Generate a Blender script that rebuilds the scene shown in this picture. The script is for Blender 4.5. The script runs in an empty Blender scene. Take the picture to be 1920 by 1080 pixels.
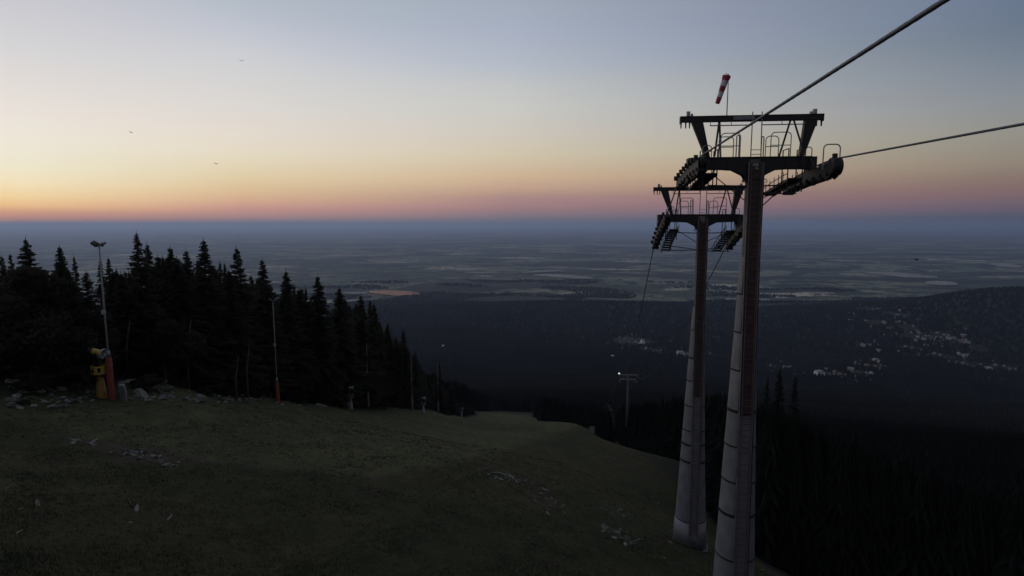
import bpy, math, random
import numpy as np
from math import sin, cos, tan, atan, atan2, pi, radians, sqrt, exp
from mathutils import Vector, Matrix
random.seed(7); np.random.seed(7)
scene = bpy.context.scene
COL = scene.collection

# ------------------------------------------------------------------ camera
F = 1045.0; PITCH = radians(6.55)
cd = bpy.data.cameras.new('camera'); cam = bpy.data.objects.new('camera', cd); COL.objects.link(cam)
cd.sensor_width = 36.0; cd.lens = 36.0*F/1920.0; cd.clip_start = 0.1; cd.clip_end = 300000.0
cam.location = (0, 0, 0); cam.rotation_euler = (radians(90)-PITCH, 0, 0)
scene.camera = cam

# ------------------------------------------------------------------ exposure
scene.view_settings.view_transform = 'Standard'; scene.view_settings.look = 'None'
scene.view_settings.exposure = 0.0; scene.view_settings.gamma = 1.0
scene.cycles.max_bounces = 5; scene.cycles.diffuse_bounces = 4; scene.cycles.volume_bounces = 2
scene.cycles.use_denoising = True
scene.cycles.sample_clamp_indirect = 2.0

# ------------------------------------------------------------------ dusk sky
def lin(c):
    return tuple((v/255.0/12.92 if v/255.0 <= 0.04045 else ((v/255.0+0.055)/1.055)**2.4) for v in c)
world = bpy.data.worlds.new('World'); scene.world = world; world.use_nodes = True
wt = world.node_tree; wt.nodes.clear()
def wn(t, **k):
    n = wt.nodes.new(t)
    for a, b in k.items(): setattr(n, a, b)
    return n
def wmath(op, a, b=None, clamp=False):
    n = wn('ShaderNodeMath', operation=op, use_clamp=clamp)
    for i, v in enumerate((a, b)):
        if v is None: continue
        if isinstance(v, (int, float)): n.inputs[i].default_value = v
        else: wt.links.new(v, n.inputs[i])
    return n.outputs[0]
tc = wn('ShaderNodeTexCoord'); sx = wn('ShaderNodeSeparateXYZ'); wt.links.new(tc.outputs['Generated'], sx.inputs[0])
el = wmath('DIVIDE', wmath('ARCSINE', sx.outputs[2]), radians(30.0), clamp=True)      # 0..30 degrees -> 0..1
el = wmath('POWER', el, 0.5)                                                          # finer steps near the horizon
SUN_AZ = radians(-62)                                                                  # left of the frame
dx, dy = sin(SUN_AZ), cos(SUN_AZ)
hor = wmath('SQRT', wmath('ADD', wmath('MULTIPLY', sx.outputs[0], sx.outputs[0]), wmath('MULTIPLY', sx.outputs[1], sx.outputs[1])))
dot = wmath('DIVIDE', wmath('ADD', wmath('MULTIPLY', sx.outputs[0], dx), wmath('MULTIPLY', sx.outputs[1], dy)), wmath('MAXIMUM', hor, 0.01))
ang = wmath('DIVIDE', wmath('ARCCOSINE', wmath('MINIMUM', wmath('MAXIMUM', dot, -1.0), 1.0)), pi)   # 0 at the glow, 1 opposite
def ramp(stops):
    r = wn('ShaderNodeValToRGB'); e = r.color_ramp.elements; r.color_ramp.interpolation = 'LINEAR'
    for i, (deg, c) in enumerate(stops):
        pos = sqrt(max(deg, 0)/30.0)
        if i < 2: e[i].position = pos; x = e[i]
        else: x = e.new(pos)
        x.color = lin(c)+(1,)
    wt.links.new(el, r.inputs[0]); return r.outputs[0]
def sky_column(px, sq, rows, top):
    """elevation (degrees) and colour of the evening sky at one azimuth"""
    out = []
    for py, c in rows:
        y_ = py-max(0, py-360)*sq
        x = (px-960)/F; v = (540-y_)/F
        up = -sin(PITCH)+v*cos(PITCH); fw = cos(PITCH)+v*sin(PITCH)
        out.append((math.degrees(atan(up/sqrt(x*x+fw*fw))), c))
    out = sorted([q for q in out if q[0] > .02])
    return out+[(30, top)]
SKY = [
 (0.0, [(0, (215,120,95)), (.8, (245,165,100)), (2, (252,205,130)), (5, (248,228,185)), (12, (232,226,215)), (30, (172,180,195))]),
 (21/180., sky_column(60, .30, [(5,(197,196,202)), (80,(207,206,208)), (150,(220,214,210)), (210,(229,221,213)), (260,(233,226,212)), (310,(234,227,202)), (340,(240,224,188)), (370,(241,212,160)), (397,(236,190,138)), (414,(210,156,128)), (430,(194,138,122)), (440,(165,128,124)), (447,(138,118,126))], (165,170,180))),
 (36.5/180., sky_column(460, .1, [(5,(176,184,194)), (60,(190,193,203)), (100,(200,201,206)), (140,(207,206,206)), (200,(216,211,206)), (250,(224,214,202)), (290,(224,213,190)), (330,(221,202,165)), (360,(215,184,145)), (380,(208,165,140)), (395,(195,145,135)), (410,(172,134,130)), (422,(130,118,125)), (428,(116,112,123))], (155,160,172))),
 (62/180., sky_column(960, 0, [(5,(158,168,182)), (60,(165,173,190)), (120,(176,183,194)), (160,(190,192,193)), (200,(197,197,192)), (250,(203,195,183)), (290,(205,193,168)), (330,(203,175,145)), (350,(192,160,138)), (370,(168,135,130)), (385,(160,125,128)), (400,(138,117,124)), (412,(110,108,120))], (140,147,162))),
 (103/180., sky_column(1860, .2, [(5,(102,116,138)), (60,(105,119,136)), (130,(121,131,144)), (190,(135,140,146)), (250,(144,142,134)), (300,(143,133,120)), (330,(135,118,108)), (350,(130,107,104)), (370,(122,100,105)), (385,(112,96,106)), (405,(98,90,105)), (418,(82,84,102))], (100,107,122))),
 (1.0, [(0, (76,74,86)), (3, (96,88,97)), (8, (100,98,106)), (16, (96,98,108)), (30, (97,100,110))]),
]
cur = None
for i, (a, st) in enumerate(SKY):
    o = ramp(st)
    if cur is None: cur = o
    else:
        m = wn('ShaderNodeMix', data_type='RGBA'); mr = wn('ShaderNodeMapRange', clamp=True)
        mr.inputs[1].default_value = SKY[i-1][0]; mr.inputs[2].default_value = a
        wt.links.new(ang, mr.inputs[0]); wt.links.new(mr.outputs[0], m.inputs[0])
        wt.links.new(cur, m.inputs[6]); wt.links.new(o, m.inputs[7]); cur = m.outputs[2]
bgm = wn('ShaderNodeBackground'); wt.links.new(cur, bgm.inputs[0]); bgm.inputs[1].default_value = 1.05
nish = wn('ShaderNodeTexSky', sky_type='NISHITA'); nish.sun_disc = False
nish.sun_elevation = radians(-3.0); nish.sun_rotation = SUN_AZ
bgn = wn('ShaderNodeBackground'); wt.links.new(nish.outputs[0], bgn.inputs[0]); bgn.inputs[1].default_value = 0.05
ad = wn('ShaderNodeAddShader'); wo = wn('ShaderNodeOutputWorld')
wt.links.new(bgm.outputs[0], ad.inputs[0]); wt.links.new(bgn.outputs[0], ad.inputs[1]); wt.links.new(ad.outputs[0], wo.inputs[0])

# ------------------------------------------------------------------ helpers
def at(px, py, Y):
    x = (px-960)/F; y = (540-py)/F
    d = np.array([x, cos(PITCH)+y*sin(PITCH), -sin(PITCH)+y*cos(PITCH)])
    return d*(Y/d[1])
def tag(o, label=None, cat=None, group=None, kind=None):
    for k, v in (('label', label), ('category', cat), ('group', group), ('kind', kind)):
        if v: o[k] = v
    return o
def empty(name, loc, rz=0.0, **k):
    o = bpy.data.objects.new(name, None); COL.objects.link(o); o.location = loc; o.rotation_euler = (0, 0, rz)
    o.empty_display_size = 0.3
    return tag(o, **k)
class MB:
    def __init__(s): s.v = []; s.f = []
    def add(s, vs, fs):
        b = len(s.v); s.v.extend([tuple(map(float, q)) for q in vs]); s.f.extend([tuple(i+b for i in q) for q in fs])
    def box(s, c, sz, rot=None):
        x, y, z = [q/2.0 for q in sz]
        vs = [Vector((a*x, b*y, d*z)) for d in (-1, 1) for b in (-1, 1) for a in (-1, 1)]
        if rot is not None: vs = [rot @ q for q in vs]
        s.add([Vector(c)+q for q in vs], [(0,2,3,1), (4,5,7,6), (0,1,5,4), (2,6,7,3), (0,4,6,2), (1,3,7,5)])
    def bar(s, a, b, w, h, up=(0,0,1)):
        a = Vector(a); b = Vector(b); d = (b-a); L = d.length; d.normalize()
        u = Vector(up)
        if abs(d.dot(u)) > .98: u = Vector((0, 1, 0))
        r = d.cross(u).normalized(); u = r.cross(d)
        s.box((a+b)/2, (w, L, h), Matrix((r, d, u)).transposed())
    def loft(s, rings, cap=True):
        n = len(rings[0]); vs = [q for r in rings for q in r]; fs = []
        for k in range(len(rings)-1):
            for i in range(n):
                j = (i+1) % n; fs.append((k*n+i, k*n+j, (k+1)*n+j, (k+1)*n+i))
        if cap: fs.append(tuple(range(n-1, -1, -1))); fs.append(tuple((len(rings)-1)*n+i for i in range(n)))
        s.add(vs, fs)
    def tube(s, pts, r, n=8, cap=True, lobes=0, pitch=1.0):
        pts = [Vector(p) for p in pts]
        rr = r if isinstance(r, (list, tuple)) else [r]*len(pts)
        rings = []; ref = None; acc = 0.0
        for k, p in enumerate(pts):
            d = (pts[min(k+1, len(pts)-1)]-pts[max(k-1, 0)]).normalized()
            if ref is None:
                ref = Vector((0, 0, 1)) if abs(d.z) < .9 else Vector((1, 0, 0))
            u = (ref-d*ref.dot(d)).normalized(); w = d.cross(u); ref = u
            if k: acc += (p-pts[k-1]).length
            ring = []
            for i in range(n):
                a = 2*pi*i/n; q = rr[k]
                if lobes: q *= 1+0.16*(abs(cos(lobes/2.0*(a-acc*2*pi/pitch)))-0.5)
                ring.append(p+(u*cos(a)+w*sin(a))*q)
            rings.append(ring)
        s.loft(rings, cap)
    def cyl(s, a, b, r0, r1=None, n=12): s.tube([a, b], [r0, r0 if r1 is None else r1], n)
    def lathe(s, prof, n=24, a0=0.0, a1=2*pi, off=(0,0)):
        full = abs(a1-a0-2*pi) < 1e-6; m = n if full else n+1
        vs = []; fs = []
        for (r, z) in prof:
            for i in range(m):
                a = a0+(a1-a0)*i/n; vs.append((off[0]+r*cos(a), off[1]+r*sin(a), z))
        for k in range(len(prof)-1):
            for i in range(n):
                j = (i+1) % m; fs.append((k*m+i, k*m+j, (k+1)*m+j, (k+1)*m+i))
        s.add(vs, fs)
    def prism(s, poly, axis, a, b):
        n = len(poly)
        def P(q, t): return {'x': (t, q[0], q[1]), 'y': (q[0], t, q[1]), 'z': (q[0], q[1], t)}[axis]
        vs = [P(q, a) for q in poly]+[P(q, b) for q in poly]
        fs = [tuple(range(n-1, -1, -1)), tuple(range(n, 2*n))]+[(i, (i+1) % n, n+(i+1) % n, n+i) for i in range(n)]
        s.add(vs, fs)
    def build(s, name, mat, parent=None, smooth=False, loc=None):
        m = bpy.data.meshes.new(name); m.from_pydata(s.v, [], s.f); m.validate(); m.update()
        if mat: m.materials.append(mat)
        if smooth: m.polygons.foreach_set('use_smooth', [True]*len(m.polygons))
        o = bpy.data.objects.new(name, m); COL.objects.link(o)
        if parent is not None: o.parent = parent
        if loc is not None: o.location = loc
        return o
def np_mesh(name, V, Fq, mat, smooth=False):
    m = bpy.data.meshes.new(name); k = Fq.shape[1]
    m.vertices.add(len(V)); m.vertices.foreach_set('co', V.astype(np.float32).ravel())
    m.loops.add(Fq.size); m.loops.foreach_set('vertex_index', Fq.astype(np.int32).ravel())
    m.polygons.add(len(Fq)); m.polygons.foreach_set('loop_start', np.arange(0, Fq.size, k, dtype=np.int32))
    m.polygons.foreach_set('use_smooth', [smooth]*len(Fq))
    m.update(calc_edges=True); m.materials.append(mat); return m
def copy_tree(o, parent=None):
    c = o.copy(); COL.objects.link(c)
    if parent is not None: c.parent = parent
    for ch in list(o.children): copy_tree(ch, c)
    return c

# ------------------------------------------------------------------ materials
def mat(name, base, rough=0.8, var=0.25, scale=3.0, metal=0.0, bump=0.0, c2=None, coords='Object', detail=5.0, dist=0.02):
    m = bpy.data.materials.new(name); m.use_nodes = True; t = m.node_tree; b = t.nodes['Principled BSDF']
    b.inputs['Roughness'].default_value = rough; b.inputs['Metallic'].default_value = metal
    tcx = t.nodes.new('ShaderNodeTexCoord'); nz = t.nodes.new('ShaderNodeTexNoise')
    nz.inputs['Scale'].default_value = scale; nz.inputs['Detail'].default_value = detail
    t.links.new(tcx.outputs[coords], nz.inputs['Vector'])
    r = t.nodes.new('ShaderNodeValToRGB'); r.color_ramp.elements[0].position = .3; r.color_ramp.elements[1].position = .7
    c2 = c2 or tuple(v*(1+var) for v in base)
    r.color_ramp.elements[0].color = tuple(v*(1-var) for v in base)+(1,); r.color_ramp.elements[1].color = tuple(c2)+(1,)
    t.links.new(nz.outputs['Fac'], r.inputs[0]); t.links.new(r.outputs[0], b.inputs['Base Color'])
    if bump:
        bp = t.nodes.new('ShaderNodeBump'); bp.inputs['Strength'].default_value = bump; bp.inputs['Distance'].default_value = dist
        t.links.new(nz.outputs['Fac'], bp.inputs['Height']); t.links.new(bp.outputs[0], b.inputs['Normal'])
    return m
M = {
 'steel': mat('galvanised_steel', (.20,.20,.215), .55, .22, 2.2, .35, .15),
 'clad': mat('weathered_grey_cladding', (.165,.162,.175), .6, .22, 1.3, .15, .2),
 'channel': mat('red_brown_channel', (.045,.030,.030), .7, .4, 2.5),
 'dark': mat('dark_painted_steel', (.013,.012,.014), .6, .3, 3.0, .1),
 'shaft': mat('brown_grey_shaft_steel', (.075,.068,.066), .6, .25, 1.5, .1),
 'rust': mat('rusty_ladder_steel', (.11,.055,.05), .75, .4, 6.0, .1),
 'rubber': mat('black_rubber', (.02,.02,.022), .8),
 'conc': mat('tower_concrete', (.11,.11,.11), .9, .25, 3.0, 0, .4),
 'rope': mat('steel_rope', (.075,.08,.10), .5, .3, 30.0, .5),
 'red': mat('red_sock_fabric', (.26,.022,.04), .8, .2, 4.0),
 'white': mat('white_sock_fabric', (.42,.38,.42), .8, .12, 4.0),
 'yellow': mat('yellow_machine_paint', (.42,.28,.04), .5, .22, 4.0, 0, .1),
 'ochre': mat('ochre_post_paint', (.27,.145,.03), .6, .25, 4.0, 0, .1),
 'pad': mat('orange_red_padding', (.20,.042,.024), .75, .25, 3.0, 0, .2),
 'palemetal': mat('pale_metal', (.30,.30,.31), .5, .15, 5.0, .2),
 'pole': mat('grey_lamp_pole', (.20,.19,.19), .6, .2, 2.0, .2),
 'rock': mat('grey_rock', (.075,.070,.066), .95, .5, 1.6, 0, .8, dist=.1),
 'palerock': mat('pale_rock', (.17,.16,.145), .95, .4, 1.6, 0, .6, dist=.1),
 'bark': mat('spruce_bark', (.045,.037,.032), .95, .3, 6.0),
 'deadbark': mat('grey_dead_bark', (.07,.065,.06), .95, .3, 6.0),
 'needle': mat('spruce_needles', (.055,.053,.042), .9, .35, .6),
 'leaf': mat('bush_leaves', (.040,.040,.028), .9, .4, .8),
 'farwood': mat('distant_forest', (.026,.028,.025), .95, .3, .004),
 'plaster': mat('pale_plaster', (.36,.35,.33), .9, .4, .03),
 'roof': mat('brown_roof_tiles', (.16,.10,.085), .9, .3, .6),
 'slate': mat('grey_roof_slate', (.22,.22,.24), .8, .3, .6),
 'field': mat('pale_stubble_field', (.24,.22,.19), .95, .25, .004, detail=3),
 'fieldo': mat('orange_stubble_field', (.42,.20,.12), .95, .2, .006, detail=3),
 'whitewall': mat('white_render', (.75,.74,.72), .9, .1, .2),
 'bird': mat('dark_feathers', (.02,.02,.025), .9),
 'palebird': mat('pale_feathers', (.75,.75,.75), .8),
}

for nm_ in ('needle', 'leaf', 'farwood'):
    t_ = M[nm_].node_tree; p_ = t_.nodes['Principled BSDF']; tr_ = t_.nodes.new('ShaderNodeBsdfTranslucent'); mx_ = t_.nodes.new('ShaderNodeMixShader'); mx_.inputs[0].default_value = .42
    t_.links.new(p_.inputs['Base Color'].links[0].from_socket, tr_.inputs['Color'])
    t_.links.new(p_.outputs[0], mx_.inputs[1]); t_.links.new(tr_.outputs[0], mx_.inputs[2]); t_.links.new(mx_.outputs[0], t_.nodes['Material Output'].inputs['Surface'])
    p_.inputs['Specular IOR Level'].default_value = .1

# ------------------------------------------------------------------ terrain height
PL = (-6.88, -0.1746, -0.3349)
ctrl = []
for (px, py, Y) in [(210,750,43), (520,755,66), (690,768,100), (773,767,137), (740,766,118), (793,771,152), (822,773,166), (865,782,210), (893,783,290), (1372,1130,26), (1297,1024,39), (1178,838,185),
        (0,768,36), (300,850,32), (700,900,35), (960,860,60), (700,800,76), (890,805,110), (880,790,140), (1000,793,138), (1090,797,130), (1040,794,134),
        (925,880,45), (1050,935,43), (1160,1000,35), (1290,870,112), (1140,832,128), (960,1080,19.5), (0,1080,13), (500,1080,17), (1200,900,80),
        (950,776,400), (905,768,430), (1010,787,390), (1000,820,105), (1085,852,90), (60,716,42), (120,726,43.5), (285,720,50), (330,722,55), (450,733,69), (560,748,86), (0,712,42), (600,765,78), (400,750,56), (100,762,38)]:
    ctrl.append(tuple(at(px, py, Y)))
for (px, py, Y, dz) in [(900,790,175,-6), (1000,793,175,-9), (1090,797,172,-12), (1130,810,220,-10)]:
    q = at(px, py, Y); ctrl.append((q[0], q[1], q[2]+dz))
for X, Y, z in [(38,42,-36), (60,60,-54), (75,110,-72), (95,180,-92), (110,70,-66), (130,130,-86), (170,220,-108)]: ctrl.append((X, Y, z))
for X, Y in [(-40,10), (-60,60), (-80,120), (-80,250), (-60,400), (40,20), (120,300), (60,420), (-160,60), (-160,300), (0,-20), (60,-40), (-60,-40),
             (-300,0), (300,0), (300,500), (-300,500)]:
    z = PL[0]+PL[1]*X+PL[2]*Y
    if X < -50: z = PL[0]+PL[1]*-45+PL[2]*Y+(X+45)*-.05
    if X > 60: z = PL[0]+PL[1]*60+PL[2]*Y-(X-60)*.06
    ctrl.append((X, Y, z))
C = np.array(ctrl)
def _phi(r): return np.sqrt(r*r+9.0)
def _base(X, Y): return PL[0]+PL[1]*np.clip(X, -80, 90)+PL[2]*Y
_A = _phi(np.hypot(C[:,0][:,None]-C[:,0][None], C[:,1][:,None]-C[:,1][None]))
_w = np.linalg.solve(_A-0.15*np.eye(len(C)), C[:,2]-_base(C[:,0], C[:,1]))
def sstep(a, b, x):
    t = np.clip((x-a)/(b-a), 0, 1); return t*t*(3-2*t)
def gauss(X, Y, cx, cy, sx_, sy_, h): return h*np.exp(-((X-cx)/sx_)**2-((Y-cy)/sy_)**2)
def wav(X, Y, s, k):
    r = np.random.RandomState(k); o = 0
    for i in range(5):
        a, ph, q = r.uniform(0, 2*pi), r.uniform(0, 6.3), s*r.uniform(.6, 1.7)
        o = o+np.sin((X*cos(a)+Y*sin(a))/q*2*pi+ph)
    return o/5.0
def height(X, Y):
    X = np.asarray(X, float); Y = np.asarray(Y, float); sh = X.shape
    x = X.ravel(); y = Y.ravel(); d = np.hypot(x, y)
    near = _base(x, y).copy(); wn_ = 1-sstep(330, 620, d)
    k = np.where(wn_ > 0)[0]
    for c0 in range(0, len(k), 20000):
        kk = k[c0:c0+20000]
        r = _phi(np.hypot(x[kk][:,None]-C[:,0][None], y[kk][:,None]-C[:,1][None])) @ _w
        near[kk] += np.clip(r, -30, 30)
    near = np.where(y < -15, near*0+(near)*1.0, near)
    near = np.minimum(near, 4+0*near)-np.where(y < -60, (-60-y)*.3, 0)
    near += .10*wav(x, y, 6, 1)+.05*wav(x, y, 2.2, 2)*1.0+.25*wav(x, y, 19, 3)
    fy = np.array([-4000, 0, 300, 620, 1000, 1500, 2000, 2500, 3000, 4200, 6000, 99999])
    fz = np.array([-560, -60, -115, -208, -315, -415, -475, -507, -520, -558, -560, -560])
    flat = np.hypot(x*.85, np.maximum(y, 0))
    far = np.interp(flat, fy, fz)
    far = np.where(y < 0, np.interp(y, [-6000, -300, 0], [-560, -60, -60]), far)
    far += gauss(x, y, 2500, 2500, 850, 650, 215)+gauss(x, y, 3600, 3300, 1200, 700, 120)
    far += gauss(x, y, 500, 3250, 900, 380, 60)+gauss(x, y, -700, 2500, 700, 900, 50)+gauss(x, y, 1500, 3600, 700, 300, 20)
    far += gauss(x, y, 1100, 700, 500, 420, 45)
    far += 14*wav(x, y, 900, 4)*sstep(500, 1500, d)*(1-sstep(4500, 7000, d))+8*wav(x, y, 4200, 5)*sstep(5000, 9000, d)
    z = near*wn_+far*(1-wn_)
    return z.reshape(sh)
def H(x, y): return float(height(np.array([x]), np.array([y]))[0])
def hit(px, py, y0=5.0, y1=40000.0):
    d = at(px, py, 1.0); Ys = np.geomspace(y0, y1, 1500); z = height(Ys*d[0], Ys)
    k = np.where(Ys*d[2] < z)[0]
    if not len(k): return None
    k = k[0]; a, b = Ys[max(k-1, 0)], Ys[k]
    for _ in range(12):
        m_ = (a+b)/2
        if m_*d[2] < H(m_*d[0], m_): b = m_
        else: a = m_
    return np.array([b*d[0], b, H(b*d[0], b)])

# the ground: one sheet out to 112 km
def ground_mat():
    m = bpy.data.materials.new('mountain_ground'); m.use_nodes = True; t = m.node_tree; b = t.nodes['Principled BSDF']
    b.inputs['Roughness'].default_value = .95; b.inputs['Specular IOR Level'].default_value = .15
    N = t.nodes.new; L = t.links.new
    g = N('ShaderNodeNewGeometry')
    def noise(scale, detail=5, rough=.55, dist=0.0, src=None):
        n = N('ShaderNodeTexNoise'); n.inputs['Scale'].default_value = scale; n.inputs['Detail'].default_value = detail
        n.inputs['Roughness'].default_value = rough; n.inputs['Distortion'].default_value = dist; L(src or g.outputs['Position'], n.inputs['Vector']); return n.outputs['Fac']
    def rampn(f, stops, const=False):
        r = N('ShaderNodeValToRGB'); e = r.color_ramp.elements
        if const: r.color_ramp.interpolation = 'CONSTANT'
        for i, (p, c) in enumerate(stops):
            if i < 2: x = e[i]; x.position = p
            else: x = e.new(p)
            x.color = tuple(c)+(1,)
        L(f, r.inputs[0]); return r.outputs[0]
    def mix(f, a, b_, mode='MIX'):
        x = N('ShaderNodeMix'); x.data_type = 'RGBA'; x.blend_type = mode
        if isinstance(f, float): x.inputs[0].default_value = f
        else: L(f, x.inputs[0])
        for i, v in ((6, a), (7, b_)):
            if isinstance(v, tuple): x.inputs[i].default_value = v+(1,)
            else: L(v, x.inputs[i])
        return x.outputs[2]
    mp = N('ShaderNodeMapping'); mp.inputs['Scale'].default_value = (1.0, .45, .6); mp.inputs['Rotation'].default_value = (0, 0, .5); L(g.outputs['Position'], mp.inputs['Vector'])
    grass = rampn(noise(.05, 8, .6, .6), [(.30, (.036,.042,.022)), (.45, (.052,.062,.029)), (.56, (.068,.070,.036)), (.70, (.044,.053,.027))])
    fine = rampn(noise(.9, 8, .7, .3, mp.outputs[0]), [(.32, (.55,.55,.55)), (.68, (1.35,1.3,1.25))])
    grass = mix(1.0, grass, fine, 'MULTIPLY')
    tuft = rampn(noise(6.0, 6, .7), [(.3, (.7,.7,.7)), (.7, (1.25,1.25,1.2))])
    grass = mix(1.0, grass, tuft, 'MULTIPLY')
    bare = rampn(noise(.13, 9, .72, 1.2, mp.outputs[0]), [(.60, (0,0,0)), (.70, (1,1,1))])
    grass = mix(bare, grass, (.085,.075,.062))
    at_ = N('ShaderNodeAttribute'); at_.attribute_name = 'cover'; sa = N('ShaderNodeSeparateColor'); L(at_.outputs['Color'], sa.inputs[0])
    def mathn(op, a, b_):
        x = N('ShaderNodeMath'); x.operation = op
        for i, v in enumerate((a, b_)):
            if isinstance(v, float): x.inputs[i].default_value = v
            else: L(v, x.inputs[i])
        return x.outputs[0]
    bm = mathn('ADD', mathn('MULTIPLY', sa.outputs[1], 0.5), mathn('MULTIPLY', noise(1.6, 9, .8, .9, mp.outputs[0]), .9))
    grass = mix(rampn(bm, [(.72, (0,0,0)), (.98, (1,1,1))]), grass, mix(noise(5.0, 8, .9), (.02,.018,.015), (.16,.145,.125)))
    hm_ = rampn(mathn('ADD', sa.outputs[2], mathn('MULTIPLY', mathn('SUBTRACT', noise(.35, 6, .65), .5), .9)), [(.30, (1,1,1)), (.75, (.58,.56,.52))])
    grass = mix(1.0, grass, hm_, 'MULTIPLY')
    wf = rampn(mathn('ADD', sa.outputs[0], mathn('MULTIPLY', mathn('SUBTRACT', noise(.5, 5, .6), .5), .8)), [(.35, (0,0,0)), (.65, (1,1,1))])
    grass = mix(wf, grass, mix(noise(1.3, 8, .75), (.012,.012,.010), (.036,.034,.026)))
    # off the mown piste, darker heath and painted bank shade; forest floor is dark
    # plain: fields and woods
    fm = N('ShaderNodeMapping'); fm.inputs['Rotation'].default_value = (0, 0, .35); fm.inputs['Scale'].default_value = (1/620., 1/330., 0)
    wz = N('ShaderNodeVectorMath'); wz.operation = 'ADD'
    nw = N('ShaderNodeTexNoise'); nw.inputs['Scale'].default_value = .0009; L(g.outputs['Position'], nw.inputs['Vector'])
    sc = N('ShaderNodeVectorMath'); sc.operation = 'SCALE'; sc.inputs['Scale'].default_value = 900.0; L(nw.outputs['Color'], sc.inputs[0])
    L(g.outputs['Position'], wz.inputs[0]); L(sc.outputs[0], wz.inputs[1]); L(wz.outputs[0], fm.inputs['Vector'])
    vo = N('ShaderNodeTexVoronoi'); vo.inputs['Scale'].default_value = 1.0; vo.distance = 'CHEBYCHEV'; L(fm.outputs[0], vo.inputs['Vector'])
    sv = N('ShaderNodeSeparateColor'); L(vo.outputs['Color'], sv.inputs[0])
    fields = rampn(sv.outputs[0], [(0, (.03,.038,.03)), (.16, (.13,.165,.105)), (.34, (.045,.055,.04)), (.44, (.21,.20,.14)), (.58, (.07,.085,.055)), (.66,(.17,.20,.13)), (.76, (.30,.28,.20)), (.82, (.06,.07,.05)), (.92, (.48,.43,.33)), (.97,(.10,.11,.08))], True)
    woods = rampn(noise(.00042, 7, .62, .8), [(.57, (0,0,0)), (.60, (1,1,1))])
    woods2 = rampn(noise(.0022, 5, .6, .5), [(.60, (0,0,0)), (.62, (1,1,1))])
    fields = mix(woods, fields, (.022,.028,.022)); fields = mix(woods2, fields, (.02,.026,.02)); fields = mix(rampn(noise(.007, 6, .7), [(.52, (0,0,0)), (.56, (1,1,1))]), fields, (.024,.03,.024))
    fields = mix(rampn(noise(.012, 3, .6), [(.70, (0,0,0)), (.73, (1,1,1))]), fields, (.38,.36,.33))
    m3 = N('ShaderNodeMapping'); m3.inputs['Scale'].default_value = (.00009, .00045, 0); L(wz.outputs[0], m3.inputs['Vector'])
    fields = mix(mathn('MULTIPLY', rampn(noise(1.0, 6, .6, .4, m3.outputs[0]), [(.50, (0,0,0)), (.57, (1,1,1))]), .6), fields, (.024,.03,.024))
    sp = N('ShaderNodeSeparateXYZ'); L(g.outputs['Position'], sp.inputs[0])
    ln = N('ShaderNodeVectorMath'); ln.operation = 'LENGTH'; L(g.outputs['Position'], ln.inputs[0])
    def mr(v, a, b_):
        x = N('ShaderNodeMapRange'); x.inputs[1].default_value = a; x.inputs[2].default_value = b_; L(v, x.inputs[0]); return x.outputs[0]
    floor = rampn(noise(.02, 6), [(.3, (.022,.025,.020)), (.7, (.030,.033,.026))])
    ad_ = N('ShaderNodeMath'); ad_.operation = 'ADD'; L(ln.outputs['Value'], ad_.inputs[0])
    nn = N('ShaderNodeMath'); nn.operation = 'MULTIPLY'; L(noise(.0011, 5), nn.inputs[0]); nn.inputs[1].default_value = 1300.0; L(nn.outputs[0], ad_.inputs[1])
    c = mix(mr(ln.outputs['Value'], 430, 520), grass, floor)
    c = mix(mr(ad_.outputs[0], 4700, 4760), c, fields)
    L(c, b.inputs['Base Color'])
    bp = N('ShaderNodeBump'); bp.inputs['Strength'].default_value = .9; bp.inputs['Distance'].default_value = .18
    L(noise(3.0, 9, .75), bp.inputs['Height']); L(bp.outputs[0], b.inputs['Normal'])
    return m
rad = np.concatenate([[0.0], np.geomspace(3.0, 450, 230), np.geomspace(455, 6000, 170), np.geomspace(6100, 112000, 80)])
az = np.unique(np.concatenate([np.linspace(-52, 52, 460), np.linspace(-180, -52, 60), np.linspace(52, 180, 60)]))[:-1]
azr = np.radians(az); R_, A_ = np.meshgrid(rad[1:], azr, indexing='ij')
GX, GY = R_*np.sin(A_), R_*np.cos(A_); GZ = height(GX, GY)
nr, na = GX.shape
V = np.concatenate([[[0, 0, H(0, 0)]], np.stack([GX.ravel(), GY.ravel(), GZ.ravel()], 1)])
ii, jj = np.meshgrid(np.arange(nr-1), np.arange(na), indexing='ij'); j2 = (jj+1) % na
Q = np.stack([1+ii*na+jj, 1+ii*na+j2, 1+(ii+1)*na+j2, 1+(ii+1)*na+jj], -1).reshape(-1, 4)[:, ::-1]
Q = np.concatenate([Q, np.array([[0, 1+(j+1) % na, 1+j, 1+j] for j in range(0)]).reshape(-1, 4).astype(int)])
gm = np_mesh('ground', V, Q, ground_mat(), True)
def seg_d(X, Y, a, b):
    a = np.array(a[:2]); b = np.array(b[:2]); d = b-a; t = np.clip(((X-a[0])*d[0]+(Y-a[1])*d[1])/max(1e-6, d@d), 0, 1)
    return np.hypot(X-a[0]-t*d[0], Y-a[1]-t*d[1])
vx, vy = V[:, 0], V[:, 1]
pxv = 960+F*vx/np.maximum(vy, 1)
right_edge = np.interp(vy, [0, 25, 33, 45, 62, 90, 125, 160, 240, 400], [36, 24, 23, 23, 25, 28, 26, 28, 32, 62])
left_edge = np.interp(vy, [0, 36, 44, 66, 100, 160, 210, 290, 450], [-60, -36, -35, -31, -29, -26, -23, -22, -26])
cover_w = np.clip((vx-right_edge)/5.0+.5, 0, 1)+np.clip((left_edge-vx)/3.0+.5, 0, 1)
cover_b = np.zeros(len(V))
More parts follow.
